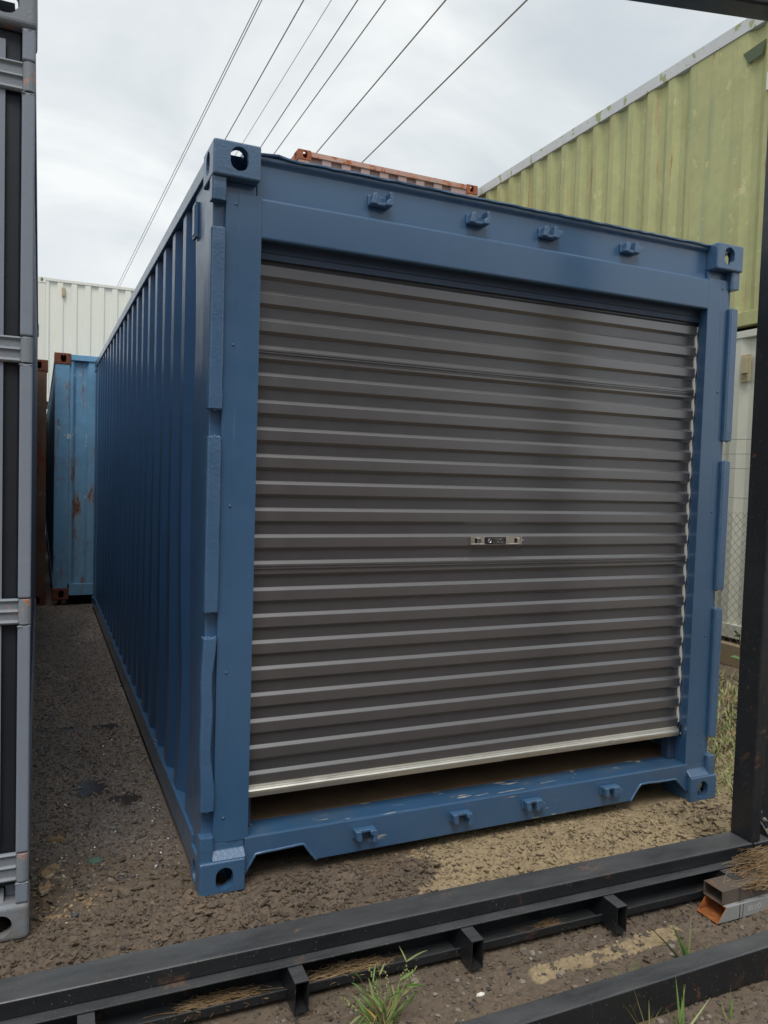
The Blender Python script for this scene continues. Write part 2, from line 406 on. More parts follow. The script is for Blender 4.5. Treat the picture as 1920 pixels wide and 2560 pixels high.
# ================================================================= GROUND
def _hash(ix, iy, k):
    h = (ix.astype(np.int64)*374761393 + iy.astype(np.int64)*668265263 + k*974711) & 0x7fffffff
    h = ((h ^ (h >> 13))*1274126177) & 0x7fffffff
    h = ((h ^ (h >> 15))*2246822519) & 0x7fffffff
    return ((h ^ (h >> 14)) & 0xffffff)/float(0x1000000)
def vnoise(x, y, k=0):
    ix, iy = np.floor(x), np.floor(y); fx, fy = x-ix, y-iy
    fx = fx*fx*(3-2*fx); fy = fy*fy*(3-2*fy)
    a = _hash(ix, iy, k); b = _hash(ix+1, iy, k); c = _hash(ix, iy+1, k); d = _hash(ix+1, iy+1, k)
    return (a*(1-fx)+b*fx)*(1-fy)+(c*(1-fx)+d*fx)*fy
def fbm(x, y, o=4, k=0, g=.5):
    s = 0; a = 1; n = 0
    for i in range(o): s = s+a*vnoise(x*2**i, y*2**i, k+i*17); n += a; a *= g
    return s/n
def worley(x, y, k=0):
    ix, iy = np.floor(x), np.floor(y)
    f1 = np.full(x.shape, 9.); f2 = np.full(x.shape, 9.); dx1 = np.zeros(x.shape); dy1 = np.zeros(x.shape); idv = np.zeros(x.shape)
    for i in (-1, 0, 1):
        for j in (-1, 0, 1):
            cx, cy = ix+i, iy+j
            px = cx+.1+.8*_hash(cx, cy, k); py = cy+.1+.8*_hash(cx, cy, k+1)
            d = np.hypot(x-px, y-py); nb = d < f1
            f2 = np.where(nb, f1, np.minimum(f2, d)); dx1 = np.where(nb, x-px, dx1); dy1 = np.where(nb, y-py, dy1)
            idv = np.where(nb, _hash(cx, cy, k+2), idv); f1 = np.where(nb, d, f1)
    return f1, f2, dx1, dy1, idv
sst = lambda a, b, x: (lambda t: t*t*(3-2*t))(np.clip((x-a)/(b-a), 0, 1))

def grow(a, b, s0, k, smax):
    o = [a]; s = s0
    while o[-1] < b: o.append(o[-1]+s); s = min(s*k, smax)
    return o
def gheight(x, y):
    """terrain height, and colour masks"""
    wx = x+.02*(vnoise(x*30, y*30, 5)-.5)+.012*(vnoise(x*90, y*90, 6)-.5); wy = y+.02*(vnoise(x*30, y*30, 7)-.5)+.012*(vnoise(x*90, y*90, 8)-.5)
    big = (fbm(x*1.3, y*1.3, 3, 31)-.5)*.03
    f1, f2, dx, dy, idv = worley(wx*24, wy*31, 3)
    e = f2-f1
    tx = (np.modf(idv*37.7)[0]-.5); ty = (np.modf(idv*91.3)[0]-.5)
    flake = .0125*idv + (dx*tx+dy*ty)*.050 + .0075*np.exp(-((e-.16)/.13)**2)*sst(.2, .8, vnoise(x*15, y*15, 44)) - .020*np.exp(-(e/.08)**2)*sst(.25, .6, vnoise(x*11, y*11, 45))
    sw = fbm(wx*7.5+3, wy*10.5+1, 3, 61)*8.5; saw = np.modf(sw)[0]; saw = np.where(saw > .86, (1-saw)/.14, saw/.86)
    sw2 = fbm(wx*17+9, wy*24+4, 2, 65)*6.5; saw2 = np.modf(sw2)[0]; saw2 = np.where(saw2 > .82, (1-saw2)/.18, saw2/.82)
    flake = flake*.55 + .012*saw*sst(.30, .6, vnoise(x*6, y*6, 46)) + .006*saw2
    g1, g2, gx, gy, gid = worley(wx*70, wy*78, 9)
    small = .0050*gid+(gx*(gid-.5))*.010 - .0045*np.exp(-((g2-g1)/.12)**2)
    fine = (fbm(x*60, y*60, 3, 50)-.5)*.008
    # zones
    alley = sst(.15, .75, y)*(x < .6)
    clod = (1-alley)*sst(.25, .5, fbm(x*2.3, y*2.3, 3, 71)+.12)
    clod = clod*(1-.75*sst(-.66, -.80, y)*sst(1.9, 1.5, x))
    near = sst(3.0, 2.2, np.abs(x-.8))*sst(9, 6, y)*sst(-4, -2.5, y)
    h = big + (clod*flake*.95 + (.45+.55*(1-clod))*small + fine)*near
    # sand: pale strip by the sill and a pale streak between the beams
    ed = .34*(fbm(x*4.5, y*6, 5, 90, .62)-.5)
    sand = sst(.72, .95, x+ed*1.5-.35*(y+.1))*sst(-.60, -.40, y+ed*.3)*(.62+.38*sst(.38, .55, fbm(x*7, y*9, 4, 97)))*sst(.6, .3, y)
    sand = np.maximum(sand, sst(2.2, 2.6, x+ed)*sst(-.8, -.5, y)*sst(.4, .0, y)*.8)
    l = y+.770-(x-1.1)*.02
    st = np.exp(-((l+ed*.12)/.034)**6)*sst(.82, .88, x+ed*.3)*sst(1.50, 1.36, x+ed)
    sand = np.maximum(sand, st*sst(.30, .75, fbm(x*26, y*26, 3, 12)+.22))
    wet = alley*sst(.40, .62, fbm(x*1.9, y*1.1, 3, 23)+.08)
    for (ax, bx, ay, by) in ((0, 2.438, 0, 6.06), (-3, GX0, -.04, 6.1), (-1.6, 2.6, -.69, -.48), (.1, 3.3, -1.07, -.98)):
        d = np.hypot(np.maximum(np.maximum(ax-x, x-bx), 0), np.maximum(np.maximum(ay-y, y-by), 0)); k = sst(.05, .012, d)
        h = h*(1-k)+np.minimum(h, .003-.010*0)*k - .002*k
    for (px, py, rx, ry) in PUD:
        q = np.exp(-(((x-px)/rx)**2+((y-py)/ry)**2)*1.2); h = h-.014*q; wet = np.maximum(wet, q)
    return h, sand, wet, clod
def galley(x, y): return sst(.10, .95, y+.5*(fbm(x*3, y*3, 3, 19)-.5))*(x < .6)
GX0 = -.535
PUD = [(-.27, 1.13, .11, .15), (-.13, .93, .07, .10), (-.36, 2.05, .10, .05), (-.14, 2.0, .11, .07)]
def build_ground():
    xs = [-300, -120, -50, -22, -10, -5, -3.2, -2.2, -1.6, -1.25, -1.05] + grow(-.95, 2.65, .0048, 1, 1) + grow(2.68, 5.2, .02, 1.04, .06) + [5.6, 6.5, 8, 11, 16, 25, 50, 120, 300]
    ys = [-300, -120, -50, -22, -10, -6, -4, -3, -2.5, -2.1, -1.9, -1.75, -1.65] + grow(-1.58, .6, .0048, 1, 1) + grow(.606, 7.2, .006, 1.006, .03) + [7.6, 8.3, 9.5, 11, 13, 16, 21, 30, 50, 120, 300]
    xs, ys = np.array(xs), np.array(ys); X, Y = np.meshgrid(xs, ys); x, y = X.ravel(), Y.ravel()
    h, sand, wet, clod = gheight(x, y)
    nx, ny = len(xs), len(ys); n = nx*ny
    me = bpy.data.meshes.new('ground'); me.vertices.add(n)
    me.vertices.foreach_set('co', np.stack([x, y, h], 1).astype(np.float32).ravel())
    i = np.arange((nx-1)*(ny-1)); r, c = i//(nx-1), i % (nx-1); a = r*nx+c
    f = np.stack([a, a+1, a+nx+1, a+nx], 1).astype(np.int32)
    me.loops.add(f.size); me.loops.foreach_set('vertex_index', f.ravel())
    me.polygons.add(len(f)); me.polygons.foreach_set('loop_start', np.arange(0, f.size, 4, dtype=np.int32))
    try: me.polygons.foreach_set('loop_total', np.full(len(f), 4, dtype=np.int32))
    except Exception: pass
    me.polygons.foreach_set('use_smooth', np.ones(len(f), dtype=bool))
    me.update(calc_edges=True); me.validate()
    at = me.attributes.new('soil', 'FLOAT_COLOR', 'POINT')
    at.data.foreach_set('color', np.stack([sand, wet, galley(x, y), np.ones(n)], 1).astype(np.float32).ravel())
    t = NT('muddy_ground'); A = t.n('ShaderNodeVertexColor', layer_name='soil'); sp = t.n('ShaderNodeSeparateColor'); t.l(A.outputs['Color'], sp.inputs[0])
    n1 = t.noise(3.1, 6, .6); n2 = t.noise(38, 6, .65, loc=(3, 3, 3)); n3 = t.noise(150, 4, .7, loc=(1, 9, 2))
    f = t.math('ADD', t.math('MULTIPLY', n1, .45), t.math('MULTIPLY', n2, .55))
    mud = t.mix(t.ramp(f, .34, .66), (.070, .051, .034), (.172, .127, .086))
    gravel = t.mix(t.ramp(n3, .36, .66), (.135, .116, .102), (.36, .31, .275))
    c = t.mix(t.ramp(sp.outputs[2], .1, .9, .12, .85), mud, gravel)
    sandc = t.mix(t.ramp(f, .32, .66), (.22, .165, .095), (.40, .31, .185))
    sm = t.ramp(t.math('ADD', sp.outputs[0], t.math('MULTIPLY', t.math('SUBTRACT', n2, .5), .7)), .35, .62)
    c = t.mix(sm, c, sandc)
    speck = t.ramp(t.noise(95, 2, .5, loc=(7, 7, 7)), .70, .74); c = t.mix(t.math('MULTIPLY', speck, .6), c, (.30, .27, .23))
    orange = t.math('MULTIPLY', t.ramp(t.noise(1.6, 7, .7, loc=(4.5, 2, 0)), .62, .70), .45); c = t.mix(orange, c, (.20, .115, .05))
    wet = sp.outputs[1]
    c = t.mix(t.math('MULTIPLY', wet, .25), c, (.05, .043, .038))
    t.set(Base_Color=c, Roughness=t.ramp(wet, .1, .9, .82, .28), Specular_IOR_Level=.4)
    hh = t.math('ADD', t.math('MULTIPLY', n3, .6), t.math('MULTIPLY', t.noise(420, 3, .7), .35)); t.bump(hh, .75, .006)
    me.materials.append(t.m)
    o = bpy.data.objects.new('ground', me); COL.objects.link(o); o['kind'] = 'structure'; o['label'] = 'dark muddy yard with clods, wet gravel and a strip of pale sand'
    return o
build_ground()
def gz(x, y):
    return float(gheight(np.array([x], float), np.array([y], float))[0][0])

# shallow water standing between the two containers
t = NT('puddle_water'); t.set(Base_Color=(.05, .041, .034), Roughness=.14, Specular_IOR_Level=.35); M['water'] = t.m
for (px, py, rx, ry) in PUD:
    m = MB(); n = 28
    z = gz(px, py)+.0065
    ring = []
    for k in range(n):
        a = 2*math.pi*k/n; q = 1+.25*math.sin(3*a+px*9)+.15*math.sin(5*a+py*7)
        ring.append((px+rx*q*math.cos(a), py+ry*q*math.sin(a)))
    m.pz(ring, z-.01, z)
    o = m.build('puddle', 'water'); o['kind'] = 'structure'; o['label'] = 'dark shallow puddle between stones in the alley'

# loose gravel, too many to count
def gravel(name, n, area, sizes, mats, seed, label, dens=None):
    rg = random.Random(seed); m = MB()
    P = [(rg.uniform(area[0], area[1]), rg.uniform(area[2], area[3])) for _ in range(n)]
    xy = np.array(P); H = gheight(xy[:, 0], xy[:, 1])[0]
    phi = (1+5**.5)/2
    base = [(-1, phi, 0), (1, phi, 0), (-1, -phi, 0), (1, -phi, 0), (0, -1, phi), (0, 1, phi), (0, -1, -phi), (0, 1, -phi), (phi, 0, -1), (phi, 0, 1), (-phi, 0, -1), (-phi, 0, 1)]
    fcs = [(0, 11, 5), (0, 5, 1), (0, 1, 7), (0, 7, 10), (0, 10, 11), (1, 5, 9), (5, 11, 4), (11, 10, 2), (10, 7, 6), (7, 1, 8), (3, 9, 4), (3, 4, 2), (3, 2, 6), (3, 6, 8), (3, 8, 9), (4, 9, 5), (2, 4, 11), (6, 2, 10), (8, 6, 7), (9, 8, 1)]
    for (x, y), z in zip(P, H):
        r = sizes[0]*(sizes[1]/sizes[0])**(rg.random()**2.2)/1.9
        a = rg.uniform(0, 6.28); ca, sa = math.cos(a), math.sin(a); sx, sy, sz = rg.uniform(.8, 1.4), rg.uniform(.7, 1.1), rg.uniform(.4, .75)
        vs = []
        for bx, by, bz in base:
            k = r*rg.uniform(.75, 1.2); X, Y, Z = bx*sx*k, by*sy*k, bz*sz*k
            vs.append((x+X*ca-Y*sa, y+X*sa+Y*ca, z+Z+r*.15))
        m.add(vs, fcs, rg.randrange(len(mats)))
    o = m.build(name, mats, fix=False); tag(o, label, None, kind='stuff'); return o
M['grit1'] = paint('grit_brown', (.10, .082, .066), rough=.75, var=.3, peel=.6)
M['grit2'] = paint('grit_dark', (.058, .05, .045), rough=.6, var=.3, peel=.6)
M['grit3'] = paint('grit_pale', (.22, .19, .155), rough=.8, var=.3, peel=.6)
M['wet1'] = paint('wet_grit_brown', (.115, .098, .088), rough=.38, var=.3, peel=.6, coat=.6, coat_rough=.15)
M['wet2'] = paint('wet_grit_dark', (.065, .058, .055), rough=.32, var=.3, peel=.6, coat=.6, coat_rough=.15)
M['clod_tan'] = paint('clod_tan', (.26, .20, .12), rough=.9, var=.25, peel=1)
gravel('gravel', 9500, (-.53, .0, .20, 6.1), (.004, .012), ['wet1', 'wet2', 'wet1', 'grit3'], 3, 'fine wet gravel over the dark alley floor')
gravel('gravel', 2600, (-.9, 2.4, -1.5, -.62), (.004, .014), ['grit1', 'grit2', 'grit1', 'grit3'], 4, 'small stones in the mud around the black beams')
gravel('gravel', 1500, (-.7, 1.0, -.5, .25), (.003, .011), ['grit1', 'grit2', 'grit1'], 5, 'crumbs of dark mud before the container corner')
gravel('gravel', 900, (1.0, 2.6, -.5, .1), (.003, .010), ['clod_tan', 'grit1', 'clod_tan'], 6, 'sandy crumbs along the blue sill')

# curled flakes of dried mud and sand, far too many to count
M['mudflake'] = paint('mud_flake', (.135, .100, .068), rough=.85, var=.35, peel=1)
M['mudflake_dark'] = paint('dark_mud_flake', (.092, .068, .046), rough=.8, var=.35, peel=1)
M['sandflake'] = paint('sand_flake', (.30, .232, .142), rough=.9, var=.22, peel=1)
def flakes(n, area, size, seed, label, keep):
    rg = random.Random(seed); m = MB(); P = []
    while len(P) < n:
        x, y = rg.uniform(*area[:2]), rg.uniform(*area[2:])
        if rg.random() < keep(x, y): P.append((x, y))
    A = np.array(P); Hh_, sand, wet, clod = gheight(A[:, 0], A[:, 1]); N = 9
    dens = vnoise(A[:, 0]*7, A[:, 1]*7, 77)
    for (x, y), z, sa, dn in zip(P, Hh_, sand, dens):
        L_ = size[0]*(size[1]/size[0])**(rg.random()**1.6)*(.6+.7*dn); a, b = L_*.5, L_*.5*rg.uniform(.45, .85); th = rg.uniform(0, 6.28)
        ct, st_ = math.cos(th), math.sin(th); tx, ty = rg.gauss(0, .20), rg.gauss(0, .20); up = L_*rg.uniform(.05, .24); ph = rg.uniform(0, 6.28)
        top = []; bot = []
        for k in range(N):
            q = 2*math.pi*k/N; r = rg.uniform(.68, 1.15); u, v = a*r*math.cos(q), b*r*math.sin(q)
            dz = u*tx+v*ty+up*max(0, math.cos(q-ph))**1.0+rg.uniform(-.0008, .0008)
            X_, Y_ = x+u*ct-v*st_, y+u*st_+v*ct
            top.append((X_, Y_, z+.0025+dz)); bot.append((X_-(X_-x)*.12, Y_-(Y_-y)*.12, z-.001+dz*.82))
        o = len(m.v); m.v += top+bot+[(x, y, z+.0015+rg.uniform(0, .002))]
        f = [(o+k, o+(k+1) % N, o+2*N) for k in range(N)]+[(o+N+k, o+N+(k+1) % N, o+(k+1) % N, o+k) for k in range(N)]
        mi = 2 if sa+rg.uniform(-.22, .22) > .5 else (0 if rg.random() < .6 else 1)
        m.f += f; m.mi += [mi]*len(f)
    o = m.build('mud_flakes', ['mudflake', 'mudflake_dark', 'sandflake'], fix=False); return tag(o, label, None, kind='stuff')
flakes(8500, (-.75, 2.5, -.50, .35), (.009, .040), 51, 'crumbly curled mud flakes between the sill and the black frame', lambda x, y: (1 if y < .05 else (.5 if x < .05 else .0))*(1 if y < .1 or x < -.5 else .5))
flakes(3200, (-.6, 2.3, -1.45, -.63), (.006, .026), 52, 'crumbly mud flakes around the nearer beam', lambda x, y: .35+.65*(abs(y+.68) < .06))
flakes(2600, (-.53, -.01, .2, 3.5), (.006, .020), 53, 'small broken crumbs over the alley floor', lambda x, y: 1)

# ================================================================= BLUE CONTAINER
def bdent(s, z, d):
    q = .010*math.exp(-((s-.36)/.12)**2-((z-2.0)/.30)**2) + .012*math.exp(-((s-.55)/.25)**2-((z-.55)/.3)**2) + .006*math.sin(s*2.1+z*1.3)*math.exp(-((z-.9)/.7)**2)
    return q*(1 if .152 < z < 2.52 else 0)
blue = container('shipping_container', 'navy blue shipping container with a grey roller door filling its front end', (0, 0, 0), 0,
                 dict(wall='blue_side', rail='blue', cast='blue_cast', side='blue_side'), front='door', side_dent=bdent, hole=(.062, .080), side_first=.40)
Hh = 2.591
def sym(s, x): return x if s < 0 else CWID-x
for s in (-1, 1):
    def rng(a, b): return sorted((sym(s, a), sym(s, b)))
    a, b = rng(.012, .160); MB().box(a, b, .052, .195, CH-.001, Hh-CH+.001).build('corner_post', 'blue', blue, .004)
    # folded cover plate beside the door with its rivets
    m = MB(); prof = [(.052, .052), (.052, .0325), (.094, .0325), (.0955, .0300), (.176, .0300), (.170, .083), (.164, .083), (.164, .052)]
    prof = [(sym(s, p), q) for p, q in prof]
    m.pz(prof, .172, 2.4345)
    jp = m.build('cover_plate', 'blue', blue, .0015)
    for z in (2.395, 1.92, 1.365, .78, .26):
        r = MB().ball((sym(s, .086), .0315, z), .0055, 1, .6, 1); r.build('rivet', 'blue', jp, smooth=True)
    # old hinge guards: bars welded down the outer edge
    for i, (z0, z1) in enumerate(((2.395, 2.474), (1.697, 2.305), (.998, 1.602), (.297, .908), (.117, .205))):
        m = MB(); n = 14 if z1-z0 > .2 else 2
        bent = (i == 3 and s < 0)
        rg = random.Random(i*3+s)
        for k in range(n+1):
            z = z0+(z1-z0)*k/n; q = k/n
            off = (.006*math.sin(q*5.2)+.010*(1-q)**2*0 - (.017*math.sin(math.pi*min(1, q*1.15))) + .004*math.sin(q*14) if bent else rg.uniform(-.0008, .0008))
            a, b = .001+off*.4, .050+off
            ch = .004 if 0 < k < n else .009
            for (x, y) in ((a, .060), (a, .016+ch*.5), (a+.005, .010+ch*.3), (b-.005, .010+ch*.3), (b, .016+ch*.5), (b, .051)):
                m.v.append((sym(s, x), y, z))
        for k in range(n):
            for j in range(6):
                q = k*6; m.f.append((q+j, q+(j+1) % 6, q+6+(j+1) % 6, q+6+j)); m.mi.append(0)
        m.f += [tuple(range(6)), tuple(range(n*6, n*6+6))]; m.mi += [0, 0]
        m.build('hinge_guard', 'blue_cast', blue, .002)
        # blobs of weld at both ends
        if n > 2:
            for zz in (z0, z1):
                w = MB()
                for k in range(5):
                    w.ball((sym(s, .010+.008*k), .024+rg.uniform(-.004, .004), zz+rg.uniform(-.003, .003)), .0062, 1.1, 1.1, .8, .25)
                w.build('weld_bead', 'blue_cast', blue, smooth=True)
# header: rear channel, proud box below it, and the stop behind, its dark navy standing in for shade
m = MB().px([(.064, 2.436), (.064, 2.556), (.050, 2.566), (.050, 2.582), (.085, 2.582), (.12, 2.578), (.12, 2.436)], CW+.001, CWID-CW-.001)
m.build('door_header', 'blue', blue, .004)
# rumpled top edge strip
m = MB(); n = 60; rg = random.Random(5)
for k in range(n+1):
    x = CW+.002+(CWID-2*CW-.004)*k/n; q = 2.584+rg.uniform(-.0016, .0016)+.006*math.exp(-((x-.27)/.09)**2)*math.sin(x*34)
    for (y, z) in ((.040+rg.uniform(-.002, .002), q-.004), (.040, q+.003), (.09, 2.588), (.09, 2.580)): m.v.append((x, y, z))
for k in range(n):
    for j in range(4): m.f.append((k*4+j, k*4+(j+1) % 4, k*4+4+(j+1) % 4, k*4+4+j)); m.mi.append(0)
m.f += [(0, 1, 2, 3), (n*4, n*4+1, n*4+2, n*4+3)]; m.mi += [0, 0]
m.build('header_edge_strip', 'blue_cast', blue, .001)
arc = lambda cy, cz, r, a0, a1: [(cy+r*math.cos(R(a0+(a1-a0)*k/5)), cz+r*math.sin(R(a0+(a1-a0)*k/5))) for k in range(6)]
m = MB().px(arc(.038, 2.300, .008, 270, 180)+arc(.043, 2.4205, .013, 180, 100)+[(.063, 2.4345), (.11, 2.4345), (.11, 2.360), (.110, 2.300)], .1762, CWID-.1762)
m.build('door_lintel', 'blue', blue)
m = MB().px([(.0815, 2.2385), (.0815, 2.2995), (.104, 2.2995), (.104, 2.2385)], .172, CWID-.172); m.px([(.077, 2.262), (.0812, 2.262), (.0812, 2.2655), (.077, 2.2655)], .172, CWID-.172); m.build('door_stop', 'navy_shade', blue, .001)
# sill with fork pockets
zt = .176
def pock(x): return x
prof = [(CW+.002, .048), (.205, .113), (.385, .120), (.437, .050)]
prof += [(CWID-.505, .050), (CWID-.445, .122), (CWID-.235, .116), (CWID-CW-.002, .048), (CWID-CW-.002, zt), (CW+.002, zt)]
m = MB().py(prof, .026, .034)
sill = m.build('door_sill', 'blue_sill', blue, .003)
MB().box(CW+.002, CWID-CW-.002, .0345, .158, zt-.012, zt).build('sill_top', 'blue_sill_top', blue, .004)
for pts in (prof[0:4], prof[4:8]):
    m = MB()
    P = [(a, .024, b-.001) for a, b in pts]; Q = []
    for i in range(3):
        for k in range(8):
            f = k/8; Q.append((P[i][0]*(1-f)+P[i+1][0]*f, .026+rnd.uniform(-.001, .001), P[i][2]*(1-f)+P[i+1][2]*f+rnd.uniform(-.0012, .0012)))
    Q.append(P[3]); m.tube(Q, .0055, 6)
    m.build('weld_bead', 'blue', blue, smooth=True)
for a, b in ((.21, .425), (CWID-.495, CWID-.24)):
    MB().box(a-.03, b+.03, .40, .41, .03, .14).build('fork_pocket_plate', 'blue_side', blue)
# side ledge: upper and lower corner gussets
for s in (-1, 1):
    a, b = sorted((sym(s, .046), sym(s, .1635))); MB().px([(.004, .1185), (.032, .146), (.0335, .1715), (.05, .1715), (.05, .1185)], a, b).build('sill_gusset', 'blue_cast', blue, .003)
# cam keepers
def keeper(x, z, up, seed):
    rg = random.Random(seed); m = MB()
    y = .0625 if up else .0255
    s = 1 if up else -1
    q = (lambda zz: z+s*zz)
    def bxx(x0, x1, y0, y1, z0, z1):
        a, b = sorted((q(z0), q(z1))); m.box(x+x0, x+x1, y-y1, y-y0, a, b)
    bxx(-.040, .040, 0, .007, -.020, .014)
    bxx(-.040, .036, .005, .030, -.023, -.012)
    m.prism([(-.040, -.022), (-.020, -.022), (-.014, .004), (-.020, .016), (-.034, .010)], lambda p, r, t: (x+p, y-t, q(r)), .004, .036)
    if seed % 2:
        m.prism([(.012, -.022), (.036, -.022), (.040, .000), (.034, .022), (.022, .020), (.026, .0), (.014, -.008)], lambda p, r, t: (x+p, y-t, q(r)), .004, .042)
    else:
        m.prism([(.006, -.020), (.030, -.022), (.052, -.004), (.048, .008), (.030, .006), (.022, .020), (.010, .018)], lambda p, r, t: (x+p, y-t, q(r)), .004, .034)
    m.v = [(x+(a-x)*1.10, y+(b-y)*1.15, z+(c-z)*1.15) for a, b, c in m.v]
    o = m.build('cam_keeper', 'blue_cast', blue, .005, 3)
    return o
for i, x in enumerate((.625, 1.043, 1.385, 1.810)): keeper(x, 2.506, True, 1 if i < 2 else 2)
for i, x in enumerate((.622, 1.040, 1.388, 1.80)): keeper(x, .122, False, 1 if i < 2 else 2)
# vent cover on the left side wall, tie ring low on the wall
m = MB().box(.004, .0155, .335, .392, 2.355, 2.485); m.box(.001, .0045, .343, .384, 2.365, 2.475); m.build('vent', 'blue', blue, .004)
m = MB().tube([(-.002+.012*math.cos(a), 1.10+.012*math.sin(a)*.5, .175+.02*math.sin(a)) for a in [k*math.pi/6 for k in range(7)]], .004, 6); m.build('lashing_ring', 'blue', blue, smooth=True)

# roller door: flat curtain, one slat per rib, rail, handle
XL, XR = .172, 2.264
m = MB().box(XL, XR, .0983, .1005, .345, 2.30)
door = m.build('roller_door', 'curtain', blue)
pitch = .09695; ztop = 2.231
base_mesh = None
def slat_mesh(seam):
    y0, y1 = .0985, .0865
    p = [(y0, 0), (y0-.0006, -.0004), (y0-.0050, -.0056), (y0-.0056, -.0052), (y0-.0104, -.0110), (y0-.0112, -.0108), (y1, -.0128)]
    if seam:
        p += [(y1, -.020), (y1+.004, -.0215), (y1+.004, -.0235), (y1-.002, -.0255), (y1-.002, -.0285), (y1+.004, -.0305), (y1+.004, -.0335), (y1-.001, -.0355), (y1, -.040)]
    p += [(y1, -.0475), (y1+.0015, -.0490), (y0, -.0605)]
    return MB().px(p, XL, XR)
mats_ = {}
for seam in (False, True):
    o = slat_mesh(seam).build('slat', 'slat', door); mats_[seam] = o
first = {False: True, True: True}
for k in range(20):
    seam = k in (3, 11)
    if first[seam]: o = mats_[seam]; first[seam] = False
    else: o = mats_[seam].copy(); COL.objects.link(o); o.parent = door
    o.location = (0, 0, ztop-pitch*k)
m = MB().px([(.094, .368), (.1045, .370), (.1045, .303), (.070, .303), (.066, .318), (.0665, .326), (.0715, .331), (.0715, .333), (.077, .3365), (.077, .3385), (.085, .3395), (.085, .3425), (.092, .343)], XL+.004, XR-.012)
rail_ = m.build('bottom_rail', 'alu', door, .0005)
for xx in (XL-.006, XR-.012):
    m = MB().box(xx, xx+.011, .066, .109, .300, .350); m.ball((xx+.0055, .064, .313), .005, 1, 1, 1, mi=1); m.build('rail_end_cap', ['rubber', 'bolt'], door)
for s in (-1, 1):
    a, b = sorted((sym(s, .205), sym(s, .158)))
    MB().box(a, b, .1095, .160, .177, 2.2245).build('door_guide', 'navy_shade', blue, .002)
m = MB(); n = 160
for k in range(n+1):
    z = .36+(2.22-.36)*k/n; ph = ((ztop-z)/pitch) % 1.0
    bul = .5-.5*math.cos(2*math.pi*(ph-.08))
    x0 = XR-.0018-.0028*bul
    for (x, y) in ((x0, .0842+.004*bul), (x0+.009, .0842+.004*bul), (x0+.009, .1055), (x0, .1055)): m.v.append((x, y, z))
for k in range(n):
    for j in range(4): m.f.append((k*4+j, k*4+(j+1) % 4, k*4+4+(j+1) % 4, k*4+4+j)); m.mi.append(0)
m.build('felt_seal', 'felt', door, smooth=True)
# lock handle: chrome tray with two finger cups, black centre and ring emblem
hx0, hx1, hz = 1.083, 1.331, 1.2335
m = MB(); yb = .0855
m.box(hx0, hx1, yb-.004, yb, hz-.0165, hz+.0165, 0)
m.box(hx0, hx1, yb-.009, yb-.004, hz+.0130, hz+.0165, 0); m.box(hx0, hx1, yb-.009, yb-.004, hz-.0165, hz-.0130, 0)
m.box(hx0, hx0+.006, yb-.009, yb-.004, hz-.0130, hz+.0130, 0); m.box(hx1-.006, hx1, yb-.009, yb-.004, hz-.0130, hz+.0130, 0)
m.box(hx0+.072, hx0+.168, yb-.0105, yb-.004, hz-.0150, hz+.0150, 1)
m.box(hx0+.168, hx0+.186, yb-.0085, yb-.004, hz-.0130, hz+.0130, 0)
for cx in (hx0+.030, hx0+.222):
    m.box(cx-.006, cx-.002, yb-.0075, yb-.004, hz-.010, hz+.010, 1)
    m.prism([(-.001, 0), (.018, 0), (.016, -.009), (.002, -.012)], lambda p, q, t: (cx+p, yb-.004+q, t), hz-.010, hz+.010, 0)
    m.box(cx+.022, cx+.038, yb-.006, yb-.004, hz-.003, hz+.003, 0)
ring = lambda cx, cz, rx, rz, y, n=18: [(cx+rx*math.cos(2*math.pi*k/n), y, cz+rz*math.sin(2*math.pi*k/n)) for k in range(n+1)]
m.tube(ring(hx0+.0895, hz, .0075, .0075, yb-.011), .0014, 5, 0, cap=False)
m.ball((hx0+.0895, yb-.0105, hz), .0035, 1, .4, 1, mi=0)
fr = [(hx0+.108, hz-.010), (hx0+.108, hz+.010), (hx0+.162, hz+.010), (hx0+.162, hz-.010), (hx0+.108, hz-.010)]
m.tube([(a, yb-.0108, b) for a, b in fr], .0007, 4, 2, cap=False)
for k in range(4): m.tube(ring(hx0+.122+.0085*k, hz, .0068, .0066, yb-.0108), .0006, 4, 2, cap=False)
m.build('door_handle', ['chrome', 'blackgloss', 'bolt'], door, .0006)

# ================================================================= GREY CONTAINER (left foreground)
GX = -.535
grey = container('shipping_container', 'grey painted container with black door seals cut off at the left edge', (GX-CWID, -.04, 0), 0,
                 dict(wall='grey', rail='grey', cast='grey_cast'), H=2.896, front='door', cast_bev=.016, hole=(.080, .072))
gx = lambda x: x-GX+CWID        # world x -> local
def gbox(name, mat, x0, x1, y0, y1, z0, z1, bev=.003): return MB().box(gx(x0), gx(x1), y0, y1, z0, z1).build(name, mat, grey, bev)
for s in (-1, 1):
    a, b = sorted((sym(s, .012), sym(s, .070))); MB().box(a, b, .062, .19, CH, 2.896-CH).build('corner_post', 'grey', grey, .004)
a0, a1 = 0.041, CWID-.041
MB().box(CW+.002, CWID-CW-.002, .02, .12, .03, .120).build('door_sill', 'grey', grey, .004)
MB().px([(.012, .104), (.060, .150), (.12, .150), (.12, .121), (.012, .0995)], CW*.45, CWID-CW*.45).build('sill_ramp', 'grey_cast', grey, .003)
MB().box(CW+.002, CWID-CW-.002, .02, .12, 2.79, 2.888).build('door_header', 'navy_shade', grey, .004)
for k, (x0, x1) in enumerate(((a0, CWID/2-.004), (CWID/2+.004, a1))):
    gas = MB().box(x0, x1, .036, .0605, .165, 2.775).build('door_seal', 'rubber', grey, .006)
    # door leaf with vertical corrugation
    pl = corr(x0+.044, x1-.044, .10, .03, .10, 0, .006)
    lf = sheet(pl, lambda q, d, z: (q, .022+d, z), .30, 2.74, .005)
    lf.build('door_leaf', 'grey', grey, .003)
